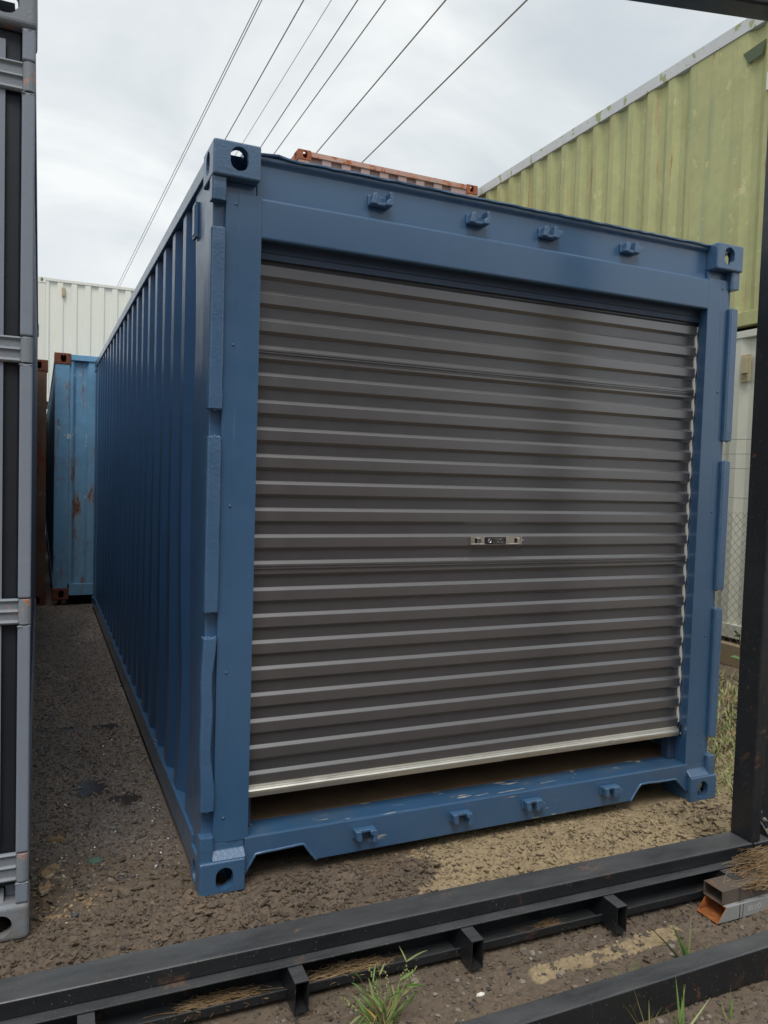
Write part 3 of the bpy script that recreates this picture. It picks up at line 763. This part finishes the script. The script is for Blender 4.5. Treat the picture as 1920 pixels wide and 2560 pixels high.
# right hand hinge side: pin guards, four hinges
gz_ = [(.186, .277), (.995, 1.075), (1.794, 1.873), (2.595, 2.682)]
segs = [(.118, .184), (.279, .993), (1.077, 1.792), (1.875, 2.593), (2.684, 2.777)]
for z0, z1 in segs:
    for s in (-1, 1):
        xs_ = [(.004, .034), (.0, .004)]
        m = MB()
        a, b = sorted((sym(s, .004), sym(s, .040))); m.box(a, b, .004, .044, z0, z1)
        m.build('hinge_guard', 'grey', grey, .006, 3)
        w = MB(); rg = random.Random(int(z0*100))
        for k in range(5): w.ball((sym(s, .008+.007*k), .008+rg.uniform(-.002, .002), z1-.004), .006, 1.1, 1, .6, .2)
        w.build('weld_bead', 'grey_cast', grey, smooth=True)
for z0, z1 in gz_:
    for s in (-1, 1):
        hm = MB(); c = (z0+z1)/2; h = z1-z0
        hm.tube([(sym(s, .021), .020, z0+.001), (sym(s, .021), .020, z1-.001)], .0185, 14)
        a, b = sorted((sym(s, .038), sym(s, .150)))
        prof = [(-h*.50, .030), (-h*.50, .020), (-h*.42, .014), (-h*.34, .022), (-h*.06, .022), (0, .014), (h*.07, .022), (h*.34, .022), (h*.43, .014), (h*.50, .020), (h*.50, .030)]
        hm.prism(prof, lambda p, q, t: (t, q-.004, c+p), a, b)
        hm.build('hinge', 'grey_cast', grey, .002)
# bolt low on the seal, and marks on the leaf
m = MB(); m.tube([(gx(-.590), .0505, .195), (gx(-.590), .044, .195)], .009, 16)
m.tube(ring(gx(-.590), .195, .0095, .0095, .0435), .0014, 4, cap=False); m.tube([(gx(-.590)-.005, .0432, .191), (gx(-.590)+.005, .0432, .199)], .0012, 4)
MB().box(gx(-.70), gx(-.575), .050, .0595, .165, .255).build('hinge_backing_plate', 'rubber', grey, .002)
m.build('seal_bolt', 'rubber', grey, smooth=False)
MB().box(gx(-.80), gx(-.6305), .0225, .0235, 2.43, 2.54).build('orange_marking', 'orange_mark', grey)
MB().tube([(gx(-.66), .0262, 1.69), (gx(-.645), .0262, 1.715), (gx(-.632), .0262, 1.722), (gx(-.622), .0262, 1.735), (gx(-.617), .0262, 1.745)], .0015, 5).build('scribble', 'ink', grey)

# ================================================================= CONTAINERS BEHIND
lb = container('shipping_container', 'faded sky blue rust chipped container end seen past the navy one', (-.387, 6.14, .075), 0,
               dict(wall='lblue', rail='lblue', cast='rusty_cast', side='lblue_side', toprail='lblue_side', post='lblue'), L=12.192, end=(.11, .03, .095), end_first=.185)
ru = container('shipping_container', 'dull rust brown container showing only a sliver beside the faded blue one', (-.445-CWID, 6.24, 0), 0,
               dict(wall='rusty', rail='rusty', cast='rusty_cast'), L=12.192)
rd = container('shipping_container', 'dusty maroon container with orange rusted top rail, up behind the navy roof', (2.21, 6.22, 2.694), 0,
               dict(wall='red', rail='red', cast='red_cast', endrail='red_rail', post='red_rail', toprail='red_rail'), end=(.112, .012, .114), end_first=.172)
cr = container('shipping_container', 'pale cream container high in the background above the alley', (-.604, 15.0+CWID, 2.79), R(-90),
               dict(wall='cream', rail='cream_rail', cast='cream_rail'), L=12.192, side=(.100, .025, .120))
gr = container('shipping_container', 'olive green container with flaking white top rail, stacked up on the right', (4.75, 1.45, 2.775), 0,
               dict(wall='green', rail='green', cast='green_rail', toprail='green_rail'), rail=.115, H=2.565, side=(.070, .066, .0645), side_first=.4905, side_skip=(1, 2))
wh = container('shipping_container', 'weathered white container at ground level under the olive green one', (4.75, 1.62, .19), 0,
               dict(wall='white_old', rail='white_old', cast='white_old'), L=6.058, H=2.585)
for k_, mt in enumerate((dict(wall='rusty', rail='rusty', cast='rusty_cast'), dict(wall='navy_shade', rail='navy_shade', cast='navy_shade'))):  # unseen stack added to darken reflections and cut the front fill light
    container('shipping_container', ('unseen rust brown container added behind the viewpoint, lower of two', 'unseen dark blue container added behind the viewpoint, upper of two')[k_], (-6.0, -8.6, 2.592*k_), R(-90), mt, L=12.192)
def vent(par, x, y, z, mat='vent'):
    m = MB().box(x-.016, x, y-.045, y+.045, z-.11, z+.11); m.box(x-.034, x-.016, y-.030, y+.030, z-.045, z+.085)
    for k in range(4): m.box(x-.021, x-.016, y-.030, y+.030, z-.09+.010*k, z-.085+.010*k)
    m.build('vent', mat, par, .003)
vent(wh, .016, .36, 2.27)
# cream vent: on the camera side (local x = CWID)
m = MB().box(CWID-.020, CWID+.004, .48, .55, 2.22, 2.42); m.box(CWID+.004, CWID+.022, .49, .54, 2.25, 2.40); m.build('vent', 'vent', cr, .004)
# green: torn open louvre near its corner
m = MB(); m.prism([(0, 0), (.22, .02), (.19, -.085), (.06, -.10)], lambda p, q, t: (t, .72-p, 2.28+q), .008, .0155); m.build('vent', 'vent_dark', gr)
m = MB().box(.0, .0155, .36, .47, 1.88, 2.02); m.build('label_plate', 'cream', gr, .002)

# timber sleepers and stones under containers
for i, y in enumerate((1.72, 2.9, 4.6)):
    o = MB().box(*((4.70, 4.93, 1.30, 2.45) if i == 0 else (4.68, 7.3, y-.10, y+.10)), .0, .185).build('timber_sleeper', 'timber', None, .01)
    o.location = (0, 0, 0)
    tag(o, ('weathered timber sleeper under the near corner of the white container', 'timber sleeper under the white container, second from its near corner', 'timber sleeper under the white container, farthest from the navy door')[i], 'timber', 'timber sleepers under the white container')
for i, (x, y, lab) in enumerate(((-.350, 6.235, 'pale broken stone under the faded blue corner, left of the pair'), (-.265, 6.245, 'pale broken stone under the faded blue corner, right of the pair'))):
    o = MB().ball((0, 0, 0), .040, 1, .9, 1.0, .22, 1).build('stone', 'stone'); o.location = (x, y, .036); tag(o, lab, 'stone', 'stones propping the faded blue container')

# ================================================================= BLACK STEEL FRAME
fr = thing('steel_portal', 'black welded steel portal frame crossing in front of the navy container', 'steel frame', (0, -.486, 0), R(-1.36))
X0, X1 = -1.5, 1.93
MB().px([(-.103, .1125), (-.103, .1600), (0, .1600), (0, .1125)], X0, X1).build('top_tube', 'black', fr, .006, 3)
# lipped channel below
MB().px([(-.137, .1120), (-.137, .1075), (-.062, .1075), (-.062, .0255), (-.1325, .0255), (-.1325, .0465), (-.137, .0465), (-.137, .0205), (-.057, .0205), (-.057, .1120)], X0, X1).build('floor_channel', 'black', fr, .0018, 2)
def rhs(name, par, x0, x1, y0, y1, z0, z1, axis, th=.003, mat=('black', 'black_in')):
    m = MB()
    if axis == 'y':
        o_ = [(x0, z0), (x1, z0), (x1, z1), (x0, z1)]; i_ = [(x0+th, z0+th), (x1-th, z0+th), (x1-th, z1-th), (x0+th, z1-th)]
        f = lambda p, t: (p[0], t, p[1]); a, b = y0, y1
    else:
        o_ = [(y0, z0), (y1, z0), (y1, z1), (y0, z1)]; i_ = [(y0+th, z0+th), (y1-th, z0+th), (y1-th, z1-th), (y0+th, z1-th)]
        f = lambda p, t: (t, p[0], p[1]); a, b = x0, x1
    v = [f(p, a) for p in o_]+[f(p, b) for p in o_]+[f(p, a) for p in i_]+[f(p, b) for p in i_]
    fs = []; ms = []
    for k in range(4):
        n = (k+1) % 4
        fs += [(k, n, 4+n, 4+k), (8+k, 12+k, 12+n, 8+n), (k, 8+k, 8+n, n), (4+k, 4+n, 12+n, 12+k)]; ms += [0, 1, 0, 0]
    m.v = v; m.f = fs; m.mi = ms
    return m.build(name, list(mat), par)
for xr in (-.920, -.375, .171, .717, 1.256, 1.771):
    s_ = rhs('joist_stub', fr, xr-.041, xr, -.207, -.063, .019, .1065, 'y')
# post, side plate, bolts, base plate
rel = lambda y: y+.486
MB().box(1.918, 1.966, -.102, -.004, .1605, 3.20).build('corner_post', 'black', fr, .005, 3)
MB().box(1.967, 2.10, -.040, -.034, .165, 3.15).build('infill_plate', 'black', fr, .001)
for z, h in ((1.23, .012), (1.02, .055)):
    MB().box(1.967, 2.10, -.055, -.0405, z, z+h).build('plate_rail', 'black', fr, .002)
MB().px([(-.103, .09), (-.103, .158), (-.041, .158), (-.041, .09)], 1.934, 2.22).build('side_tube', 'black', fr, .006, 3)
MB().px([(-.102, .159), (-.0405, .159), (-.0405, .215)], 2.02, 2.026).build('gusset', 'black', fr, .001)
def hexbolt(x, y, z, r=.011):
    m = MB(); hexp = [(x+r*math.cos(k*math.pi/3), z+r*math.sin(k*math.pi/3)) for k in range(6)]
    m.py([(a, b) for a, b in hexp], y-.008, y); m.py([(x+(a-x)*1.35, z+(b-z)*1.35) for a, b in hexp], y-.002, y)
    m.tube([(x, y-.006, z), (x, y-.026, z)], r*.55, 8); m.build('bolt', 'bolt', fr, .0008)
hexbolt(2.005, -.0405, .252); hexbolt(2.052, -.1035, .145, .007); hexbolt(2.052, -.0405, .205, .007)
# base plate with a round cut-out and drilled holes
def holeplate(m, x0, x1, z0, z1, y0, y1, cx, cz, r, n=24):
    per = []
    for k in range(n):
        a = 2*math.pi*(k+.5)/n; ca, sa = math.cos(a), math.sin(a)
        t = min(((x1-cx) if ca > 0 else (cx-x0))/max(abs(ca), 1e-6), ((z1-cz) if sa > 0 else (cz-z0))/max(abs(sa), 1e-6))
        per.append((cx+ca*t, cz+sa*t))
    for corner in ((x0, z0), (x1, z0), (x1, z1), (x0, z1)):
        j = min(range(n), key=lambda k: (per[k][0]-corner[0])**2+(per[k][1]-corner[1])**2); per[j] = corner
    inn = [(cx+r*math.cos(2*math.pi*(k+.5)/n), cz+r*math.sin(2*math.pi*(k+.5)/n)) for k in range(n)]
    v = [(a, y0, b) for a, b in per]+[(a, y0, b) for a, b in inn]+[(a, y1, b) for a, b in per]+[(a, y1, b) for a, b in inn]
    f = []
    for k in range(n):
        q = (k+1) % n
        f += [(k, q, n+q, n+k), (2*n+k, 3*n+k, 3*n+q, 2*n+q), (n+k, n+q, 3*n+q, 3*n+k), (k, 2*n+k, 2*n+q, q)]
    m.add(v, f)
m = MB(); holeplate(m, 1.905, 1.992, .020, .111, -.036, -.028, 1.955, .064, .024)
holeplate(m, 1.992, 2.06, .020, .088, -.036, -.028, 2.022, .036, .006)
holeplate(m, 2.06, 2.20, .020, .088, -.036, -.028, 2.085, .034, .007); m.build('base_plate', 'black', fr)
# head beam
A = Vector((1.184, -.55, 3.059)); B = Vector((1.755, -.62, 3.105))
d = (B-A).normalized(); nrm = Vector((d.y, -d.x, 0)).normalized(); upv = nrm.cross(d) * -1
upv = d.cross(nrm) if d.cross(nrm).z > 0 else nrm.cross(d)
loc2 = Matrix.Translation((0, -.486, 0)) @ Matrix.Rotation(R(-1.36), 4, 'Z'); inv = loc2.inverted()
m = MB(); P0, P1 = A-d*1.6, B+d*.55
vs = []
for P in (P0, P1):
    for (p, q) in ((0, 0), (.095, 0), (.095, .10), (0, .10)): vs.append(inv @ (P+nrm*p+upv*q))
m.add(vs, [(0, 1, 2, 3), (4, 7, 6, 5), (0, 4, 5, 1), (1, 5, 6, 2), (2, 6, 7, 3), (3, 7, 4, 0)]); m.build('head_beam', 'black', fr, .010, 3)

# second beam lying nearer the camera
o = MB().px([(-1.055, .0), (-1.055, .102), (-.989, .102), (-.989, .0)], .15, 3.2).build('steel_beam', 'black', None, .005, 3)
o.location = (0, 0, .004)
tag(o, 'straight black square steel beam lying across the bottom right corner', 'steel beam')

# ================================================================= RUSTY TUBES
def mitred(name, label, c0, y0, y1, z0, z1, x1, mitre, mats, th=.0035):
    m = MB(); yo = ((y0, z0), (y1, z0), (y1, z1), (y0, z1)); yi = ((y0+th, z0+th), (y1-th, z0+th), (y1-th, z1-th), (y0+th, z1-th))
    ex = lambda y, z: c0+mitre*(z-z0)+.0*(y-y0)
    v = [(ex(y, z), y, z) for y, z in yo]+[(x1, y, z) for y, z in yo]+[(ex(y, z), y, z) for y, z in yi]+[(x1, y, z) for y, z in yi]
    f = []; ms = []
    for k in range(4):
        n = (k+1) % 4
        f += [(k, n, 4+n, 4+k), (8+k, 12+k, 12+n, 8+n), (k, 8+k, 8+n, n), (4+k, 4+n, 12+n, 12+k)]; ms += [0, 1, 1, 0]
    m.v, m.f, m.mi = v, f, ms
    return m.build(name, mats, None, .0012)
t1 = thing('steel_tube', 'grey steel tube with a mitred orange rusted open end on the mud', 'steel tube', (0, 0, 0), 0, 'offcuts of steel tube by the frame post')
o = mitred('tube_body', '', 1.590, -.786, -.694, .004, .054, 2.5, .80, ['rhs_grey', 'rhs_rust']); o.parent = t1
for x, w in ((1.690, .003), (1.706, .002)): MB().box(x, x+w, -.7868, -.7858, .005, .0535).build('saw_mark', 'ink', t1)
cu = bpy.data.curves.new('txt', 'FONT'); cu.body = '00 LO'; cu.size = .026; cu.extrude = .0002
ot = bpy.data.objects.new('txt', cu); COL.objects.link(ot); bpy.context.view_layer.update()
me = bpy.data.meshes.new_from_object(ot.evaluated_get(bpy.context.evaluated_depsgraph_get())); bpy.data.objects.remove(ot)
me.materials.clear(); me.materials.append(M['text_grey'])
ol = bpy.data.objects.new('lettering', me); COL.objects.link(ol); ol.parent = t1; ol.rotation_euler = (R(90), 0, 0); ol.location = (1.728, -.7868, .022)
t2 = thing('steel_tube', 'brown steel tube with squared end lying on the grey mitred tube', 'steel tube', (0, 0, 0), 0, 'offcuts of steel tube by the frame post')
o = mitred('tube_body', '', 1.622, -.772, -.690, .0555, .104, 2.5, .0, ['rhs_brown', 'rhs_brown']); o.parent = t2
MB().box(1.703, 1.706, -.7729, -.7719, .056, .103).build('saw_mark', 'ink', t2)

# ================================================================= PINE NEEDLES
def needles(label, n, cx, cy, cz, sx, sy, sz, rz, seed, ln=(.03, .08)):
    rg = random.Random(seed); m = MB()
    for _ in range(n):
        x = rg.gauss(0, .42); x = max(-1, min(1, x)); y = rg.uniform(-1, 1)
        hh = max(0, (1-x*x))*sz*rg.random()
        a = rg.gauss(0, .55)+(math.pi if rg.random() < .5 else 0); l = rg.uniform(*ln); b = rg.uniform(-.25, .3); c = rg.uniform(-.4, .4)
        p = Vector((x*sx, y*sy, hh)); d = Vector((math.cos(a), math.sin(a)*.7, b*.35)); e = Vector((-math.sin(a), math.cos(a), 0))*c*.3
        pts = [p-d*l*.5, p+e*l*.25, p+d*l*.5]
        M2 = Matrix.Translation((cx, cy, cz)) @ Matrix.Rotation(rz, 4, 'Z')
        pts = [M2 @ q for q in pts]
        for q in pts: q.z = max(q.z, cz-.004)
        m.tube(pts, .0007, 3, cap=False)
    o = m.build('pine_needles', 'needle', None, fix=False); return tag(o, label, 'pine needles', kind='stuff')
needles('long drift of brown pine needles in the channel beside the grass', 330, .33, -.598, .029, .17, .028, .022, R(-1.4), 1)
needles('brown pine needles in the channel at the lower left', 230, -.06, -.588, .029, .16, .028, .018, R(-1.4), 2)
needles('thin scatter of pine needles in the channel before the fourth stub', 60, 1.02, -.616, .028, .06, .026, .010, R(-1.4), 3)
needles('tangled straw heap of pine needles on top of the brown tube', 420, 1.90, -.725, .106, .19, .075, .05, R(5), 4, (.05, .13))
needles('needles hanging over the front of the brown tube', 60, 1.80, -.782, .095, .06, .012, .02, 0, 6, (.05, .10))

# ================================================================= PLANTS
def blade_obj(par, base, az, ln, lean, droop, w, mat, segs=6, name='leaf'):
    m = MB(); pts = []; ws = []
    d = Vector((math.cos(az), math.sin(az), 0))
    for k in range(segs+1):
        q = k/segs; ang = lean+droop*q
        if k == 0: p = Vector(base)
        else: p = pts[-1]+(d*math.sin(ang)+Vector((0, 0, 1))*math.cos(ang))*(ln/segs)
        pts.append(p); ws.append(max(.0006, w*(min(1, .45+q*2.2))*(1-q**2.6)))
    tw = rnd.uniform(.5, 1.3)*rnd.choice((-1, 1)); pr = Vector((-math.sin(az), math.cos(az), 0)); ax = (pts[-1]-pts[0]).normalized()
    m.ribbon(pts, ws, pr*math.cos(tw)+ax.cross(pr)*math.sin(tw))
    return m.build(name, mat, par, fix=False, smooth=True), pts
def clump(name, label, cat, x, y, specs, seed, group=None):
    t = thing(name, label, cat, (x, y, gz(x, y)-.005), 0, group); rg = random.Random(seed)
    for s in specs:
        s = (*s[:4], s[4]*1.45, s[5]); blade_obj(t, (rg.uniform(-.012, .012), rg.uniform(-.012, .012), 0), *s)
    for _ in range(5): blade_obj(t, (rg.uniform(-.03, .03), rg.uniform(-.02, .02), 0), rg.uniform(0, 6.28), rg.uniform(.03, .07), rg.uniform(.2, .9), rg.uniform(0, .5), .004, rg.choice(['grass', 'grass_pale', 'needle']), 4)
    return t
# big seeding clump at the bottom centre
t = thing('grass_clump', 'big seeding grass clump at the bottom centre before the channel', 'grass clump', (.345, -.80, gz(.345, -.80)-.01), 0, 'grass plants by the black beams'); rg = random.Random(21)
for i in range(24):
    az = rg.uniform(-.5, 3.7); ln = rg.uniform(.08, .17); lean = rg.uniform(.25, .75)
    o, pts = blade_obj(t, (rg.gauss(0, .014), rg.gauss(0, .010), 0), az, ln, lean, rg.uniform(-.15, .35), .0035, 'stem', 5, 'stem')
    for _ in range(rg.randint(2, 3)):
        b = pts[rg.randint(2, 5)]
        blade_obj(t, b, az+rg.uniform(-1.2, 1.2), rg.uniform(.035, .075), lean+rg.uniform(-.2, .7), rg.uniform(-.1, .9), rg.uniform(.005, .0085), rg.choice(['grass', 'grass', 'grass_pale']), 4)
    if i % 3 == 0:
        m = MB()
        for k in range(7):
            p = pts[-1]+(pts[-1]-pts[-2]).normalized()*(.006*k)+Vector((rg.uniform(-.004, .004), rg.uniform(-.004, .004), 0)); m.ball(p, .0024, 1, 1, 1.6)
        m.build('seed_head', 'grass_pale', t, fix=False)
for i in range(26):
    blade_obj(t, (rg.gauss(0, .02), rg.gauss(0, .012), 0), rg.uniform(0, 6.28), rg.uniform(.06, .13), rg.uniform(.1, .6), rg.uniform(.1, .9), rg.uniform(.005, .008), rg.choice(['grass', 'grass_pale', 'grass']), 5)
blade_obj(t, (.03, .01, .05), .6, .035, 1.1, .3, .009, 'grass_yellow', 4); blade_obj(t, (-.02, 0, .03), 2.4, .04, .8, .2, .006, 'grass_yellow', 4)
# tuft behind the nearer beam
clump('grass_tuft', 'tall green grass tuft growing behind the nearer black beam', 'grass tuft', 1.322, -.93, [
    (R(158), .235, .55, .35, .0085, 'grass'), (R(150), .165, .22, .30, .009, 'grass'), (R(170), .135, .16, .25, .008, 'grass'), (R(40), .165, .16, .08, .006, 'grass_pale'),
    (R(-4), .185, .75, .95, .0085, 'grass'), (R(20), .13, .75, .7, .004, 'grass_pale'), (R(20), .055, .45, .1, .006, 'grass_yellow'), (R(200), .10, .15, .3, .006, 'grass')], 31, 'grass plants by the black beams')
clump('grass_tuft', 'two thin grass blades against the mud left of the tall tuft', 'grass tuft', 1.093, -.955, [
    (R(158), .120, .75, .1, .004, 'grass_pale'), (R(95), .095, .08, -.05, .006, 'grass'), (R(120), .05, .2, .2, .004, 'grass')], 32, 'grass plants by the black beams')
clump('grass_tuft', 'wispy straw coloured stalks before the nearer beam, left of the centre tuft', 'grass tuft', .985, -1.095, [
    (R(165), .12, .55, .1, .003, 'grass_pale'), (R(150), .14, .30, .05, .003, 'grass_pale'), (R(140), .12, .42, .08, .003, 'grass_pale'), (R(100), .10, .05, .05, .003, 'grass_pale'), (R(10), .09, .9, .0, .003, 'grass_pale')], 33, 'grass plants by the black beams')
clump('grass_tuft', 'spreading green tuft rising in front of the nearer beam face', 'grass tuft', 1.085, -1.125, [
    (R(135), .155, .12, .02, .0045, 'grass'), (R(45), .08, .35, .1, .005, 'grass'), (R(170), .10, .75, -.1, .003, 'grass_pale'), (R(180), .09, .95, .1, .004, 'grass_pale'),
    (R(5), .13, 1.0, -.05, .004, 'grass_pale'), (R(80), .135, .10, -.05, .004, 'grass'), (R(30), .12, .35, .05, .0035, 'grass_pale'), (R(250), .05, .5, .4, .005, 'grass')], 34, 'grass plants by the black beams')
clump('grass_tuft', 'short pale stalks at the lowest right edge of the yard', 'grass tuft', 1.245, -1.15, [
    (R(100), .085, .08, 0, .0035, 'grass_pale'), (R(60), .10, .1, .05, .004, 'grass'), (R(120), .06, .3, .05, .003, 'grass_pale'), (R(30), .065, .25, .1, .005, 'grass'), (R(75), .06, .1, .1, .003, 'grass_pale')], 35, 'grass plants by the black beams')

# low growth in the gap to the right of the navy container
m = MB(); rg = random.Random(41)
P = []
while len(P) < 9500:
    x, y = rg.uniform(2.45, 4.4), rg.uniform(-.30, 2.6)
    if rg.random() < .25+.75*fbm(np.array([x*2.0]), np.array([y*2.0]), 2, 5)[0]: P.append((x, y))
H = gheight(np.array([p[0] for p in P]), np.array([p[1] for p in P]))[0]
for (x, y), z in zip(P, H):
    az = rg.uniform(0, 6.28); ln = rg.uniform(.03, .10); lean = rg.uniform(.4, 1.35); w = rg.uniform(.003, .007)
    dx, dy = math.cos(az)*math.sin(lean)*ln, math.sin(az)*math.sin(lean)*ln; dz = math.cos(lean)*ln
    sx, sy = -math.sin(az)*w, math.cos(az)*w
    o_ = len(m.v); m.v += [(x-sx, y-sy, z), (x+sx, y+sy, z), (x+dx*.6+sx*.7, y+dy*.6+sy*.7, z+dz*.7), (x+dx*.6-sx*.7, y+dy*.6-sy*.7, z+dz*.7), (x+dx, y+dy, z+dz*.9)]
    k = rg.choice((0, 0, 1, 1, 2)); m.f += [(o_, o_+1, o_+2, o_+3), (o_+3, o_+2, o_+4)]; m.mi += [k, k]
o = m.build('grass', ['patch', 'grass_pale', 'needle'], fix=False); tag(o, 'patchy low grass and litter right of the navy container', 'grass', kind='stuff')
t = thing('sapling', 'spindly dark twig with green leaves beside the frame post', 'sapling', (3.35, .62, 0), 0)
stem = [(0, 0, 0), (-.05, -.03, .25), (-.12, -.05, .48), (-.16, -.06, .62)]
MB().tube(stem, [.007, .006, .005, .003], 6).build('stem', 'twig', t, smooth=True)
MB().tube([(-.10, -.045, .42), (-.02, -.10, .50), (.06, -.14, .56), (.16, -.2, .78)], [.005, .004, .004, .003], 6).build('branch', 'twig', t, smooth=True)
for b, az, ln in (((-.16, -.06, .62), 1.2, .12), ((-.12, -.05, .48), 3.0, .14), ((-.05, -.03, .25), .2, .13), ((-.16, -.06, .62), 3.4, .10), ((.06, -.14, .56), 5.0, .12), ((-.03, -.01, .15), 2.2, .12), ((-.08, -.04, .34), 4.2, .12)):
    blade_obj(t, b, az, ln*.6, .9, .7, .032, 'leafgreen', 5)

# chain link fence in front of the white container
fx = 4.28
t = thing('chain_link_fence', 'sagging chain link fence with bare top wires before the white container', 'fence', (fx, 0, 0), 0)
m = MB(); y0, y1, z0, z1, c = -.3, 5.2, .22, 1.30, .068
k = y0-(z1-z0)
while k < y1:
    for sg in (1, -1):
        pts = []
        for a, b in (((k, z0), (k+(z1-z0), z1)),):
            ya, za, yb, zb = a[0], a[1], b[0], b[1]
            if ya < y0: za += (y0-ya); ya = y0
            if yb > y1: zb -= (yb-y1); yb = y1
            if yb <= ya: continue
            if sg < 0: za, zb = z0+z1-za, z0+z1-zb
            n = max(2, int((yb-ya)/.10)); pts = [(.004*sg+.006*math.sin(i*2.1+k), ya+(yb-ya)*i/n, za+(zb-za)*i/n+.008*math.sin((ya+(yb-ya)*i/n)*2.3)) for i in range(n+1)]
        if pts: m.tube(pts, .0016, 3, cap=False)
    k += c
mo = m.build('wire_mesh', 'wire', t, fix=False); mo['kind'] = 'stuff'
for z in (1.40, 1.62, 1.73, 1.84):
    MB().tube([(0, y0+.5*i, z-.01*math.sin(i*.9)) for i in range(12)], .0022, 5).build('line_wire', 'wire', t, fix=False)
for y in (-.3, 2.6, 5.2): MB().tube([(.03, y, -.05), (.03, y, 1.95)], .022, 10).build('fence_post', 'wire', t, smooth=False)

# ================================================================= SMALL THINGS ON THE GROUND
def bit(name, label, cat, x, y, r, s, mat, jit=.3, sub=1, group=None, rz=0):
    o = MB().ball((0, 0, 0), r, s[0], s[1], s[2], jit, sub).build(name, mat); o.location = (x, y, gz(x, y)+r*s[2]*.45); o.rotation_euler = (0, 0, rz)
    return tag(o, label, cat, group)
bit('stone', 'small white stone alone on the mud between the two black beams', 'stone', .656, -.79, .011, (1.3, .8, .7), 'whitestone')
bit('stone', 'black pebble lying in the alley near the grey corner', 'stone', -.398, .032, .013, (1, .8, 1), 'darkstone')
bit('plastic_scrap', 'flattened green plastic scrap trodden into the alley floor', 'plastic scrap', -.318, .378, .024, (1.3, .8, .22), 'greenscrap', .5, 2)
m = MB(); rg = random.Random(77)
for k in range(170):
    cx, cy, q = rg.choice(((-.475, .34, .05), (-.49, .21, .035), (-.455, .06, .04), (-.44, .62, .04), (-.36, .11, .03)))
    x, y = cx+rg.gauss(0, q), cy+rg.gauss(0, q*1.2)
    if x < -.525: continue
    z = gz(x, y)+.004; a = rg.uniform(.003, .011); b = a*rg.uniform(.3, .8); th = rg.uniform(0, 3.14); c_, s_ = math.cos(th), math.sin(th); tl = rg.uniform(-.4, .4)
    P = [(a*math.cos(t_)*rg.uniform(.7, 1.1), b*math.sin(t_)) for t_ in (0, 1.1, 2.2, 3.2, 4.2, 5.2)]
    m.add([(x+u*c_-v*s_, y+u*s_+v*c_, z+u*tl) for u, v in P]+[(x+u*c_-v*s_, y+u*s_+v*c_, z+u*tl-.003) for u, v in P], [tuple(range(6))]+[(k_, (k_+1) % 6, 6+(k_+1) % 6, 6+k_) for k_ in range(6)])
o = m.build('bark_crumbs', 'bark'); tag(o, 'scattered orange bark crumbs along the foot of the grey container', None, kind='stuff')
def chip(label, x, y, rx, ry, seed, mat='bark'):
    rg = random.Random(seed); m = MB(); n = 44; R0 = [rg.uniform(.42, 1.25) for _ in range(9)]
    rad = lambda a: R0[int(a/6.2832*9) % 9]*(1-(a/6.2832*9 % 1))+R0[(int(a/6.2832*9)+1) % 9]*(a/6.2832*9 % 1)+rg.uniform(-.10, .08)
    ring_ = [(rx*q*math.cos(a), ry*q*math.sin(a)) for a in [2*math.pi*k/n for k in range(n)] for q in [rad(a)]]
    v = []; lv = ((1, -.010), (1, 0), (.72, .0015), (.4, .002))
    for sc_, z in lv: v += [(a*sc_, b*sc_, z+(rg.uniform(-.0022, .0028) if z > -.005 else 0)) for a, b in ring_]
    v.append((0, 0, .003)); f = []
    for L_ in range(3): f += [(L_*n+k, L_*n+(k+1) % n, (L_+1)*n+(k+1) % n, (L_+1)*n+k) for k in range(n)]
    f += [(3*n+k, 3*n+(k+1) % n, 4*n) for k in range(n)]
    m.add(v, f); o = m.build('bark_chip', mat); o.location = (x, y, gz(x, y)+.004); return tag(o, label, 'bark chip', 'bark chips in the alley mouth')
chip('largest pale slab of bark beside the grey container hinge', -.470, .345, .040, .050, 1)
chip('bark chip just below the largest slab by the grey container', -.490, .220, .018, .045, 2)
chip('orange bark sliver nearest the grey container foot', -.462, .055, .036, .018, 3)
chip('small orange bark flake out in the middle of the alley', -.352, .100, .012, .026, 4)
chip('little bark flake farthest up the alley', -.440, .62, .025, .015, 5)
chip('pale dry bark piece low at the left, before the beam', -.585, -.315, .018, .016, 6, 'stone')

# ================================================================= OVERHEAD WIRES
names = ['leftmost overhead wire, close beside its twin', 'right one of the close pair of overhead wires', 'third overhead wire from the left in the sky', 'faintest thin overhead wire, fourth from the left',
         'fifth overhead wire from the left in the sky', 'sixth overhead wire from the left in the sky', 'second overhead wire from the right, passing left of the maroon corner', 'rightmost overhead wire crossing high toward the top edge']
for (x, xa, r_), lab in zip(((2.55, -.012, .008), (2.60, -.0095, .008), (3.252, .002, .011), (3.652, .004, .006), (4.05, .012, .011), (4.437, .009, .011), (5.30, .013, .013), (6.45, .016, .014)), names):
    pts = []
    for k in range(41):
        y = -30+150*k/40; pts.append((x+xa*(y-10-(5 if x < 3 else 2)), y, 9.0))
    o = MB().tube(pts, r_, 6).build('power_line', 'cable', fix=False); tag(o, lab+'', 'power line', 'overhead wires across the sky')
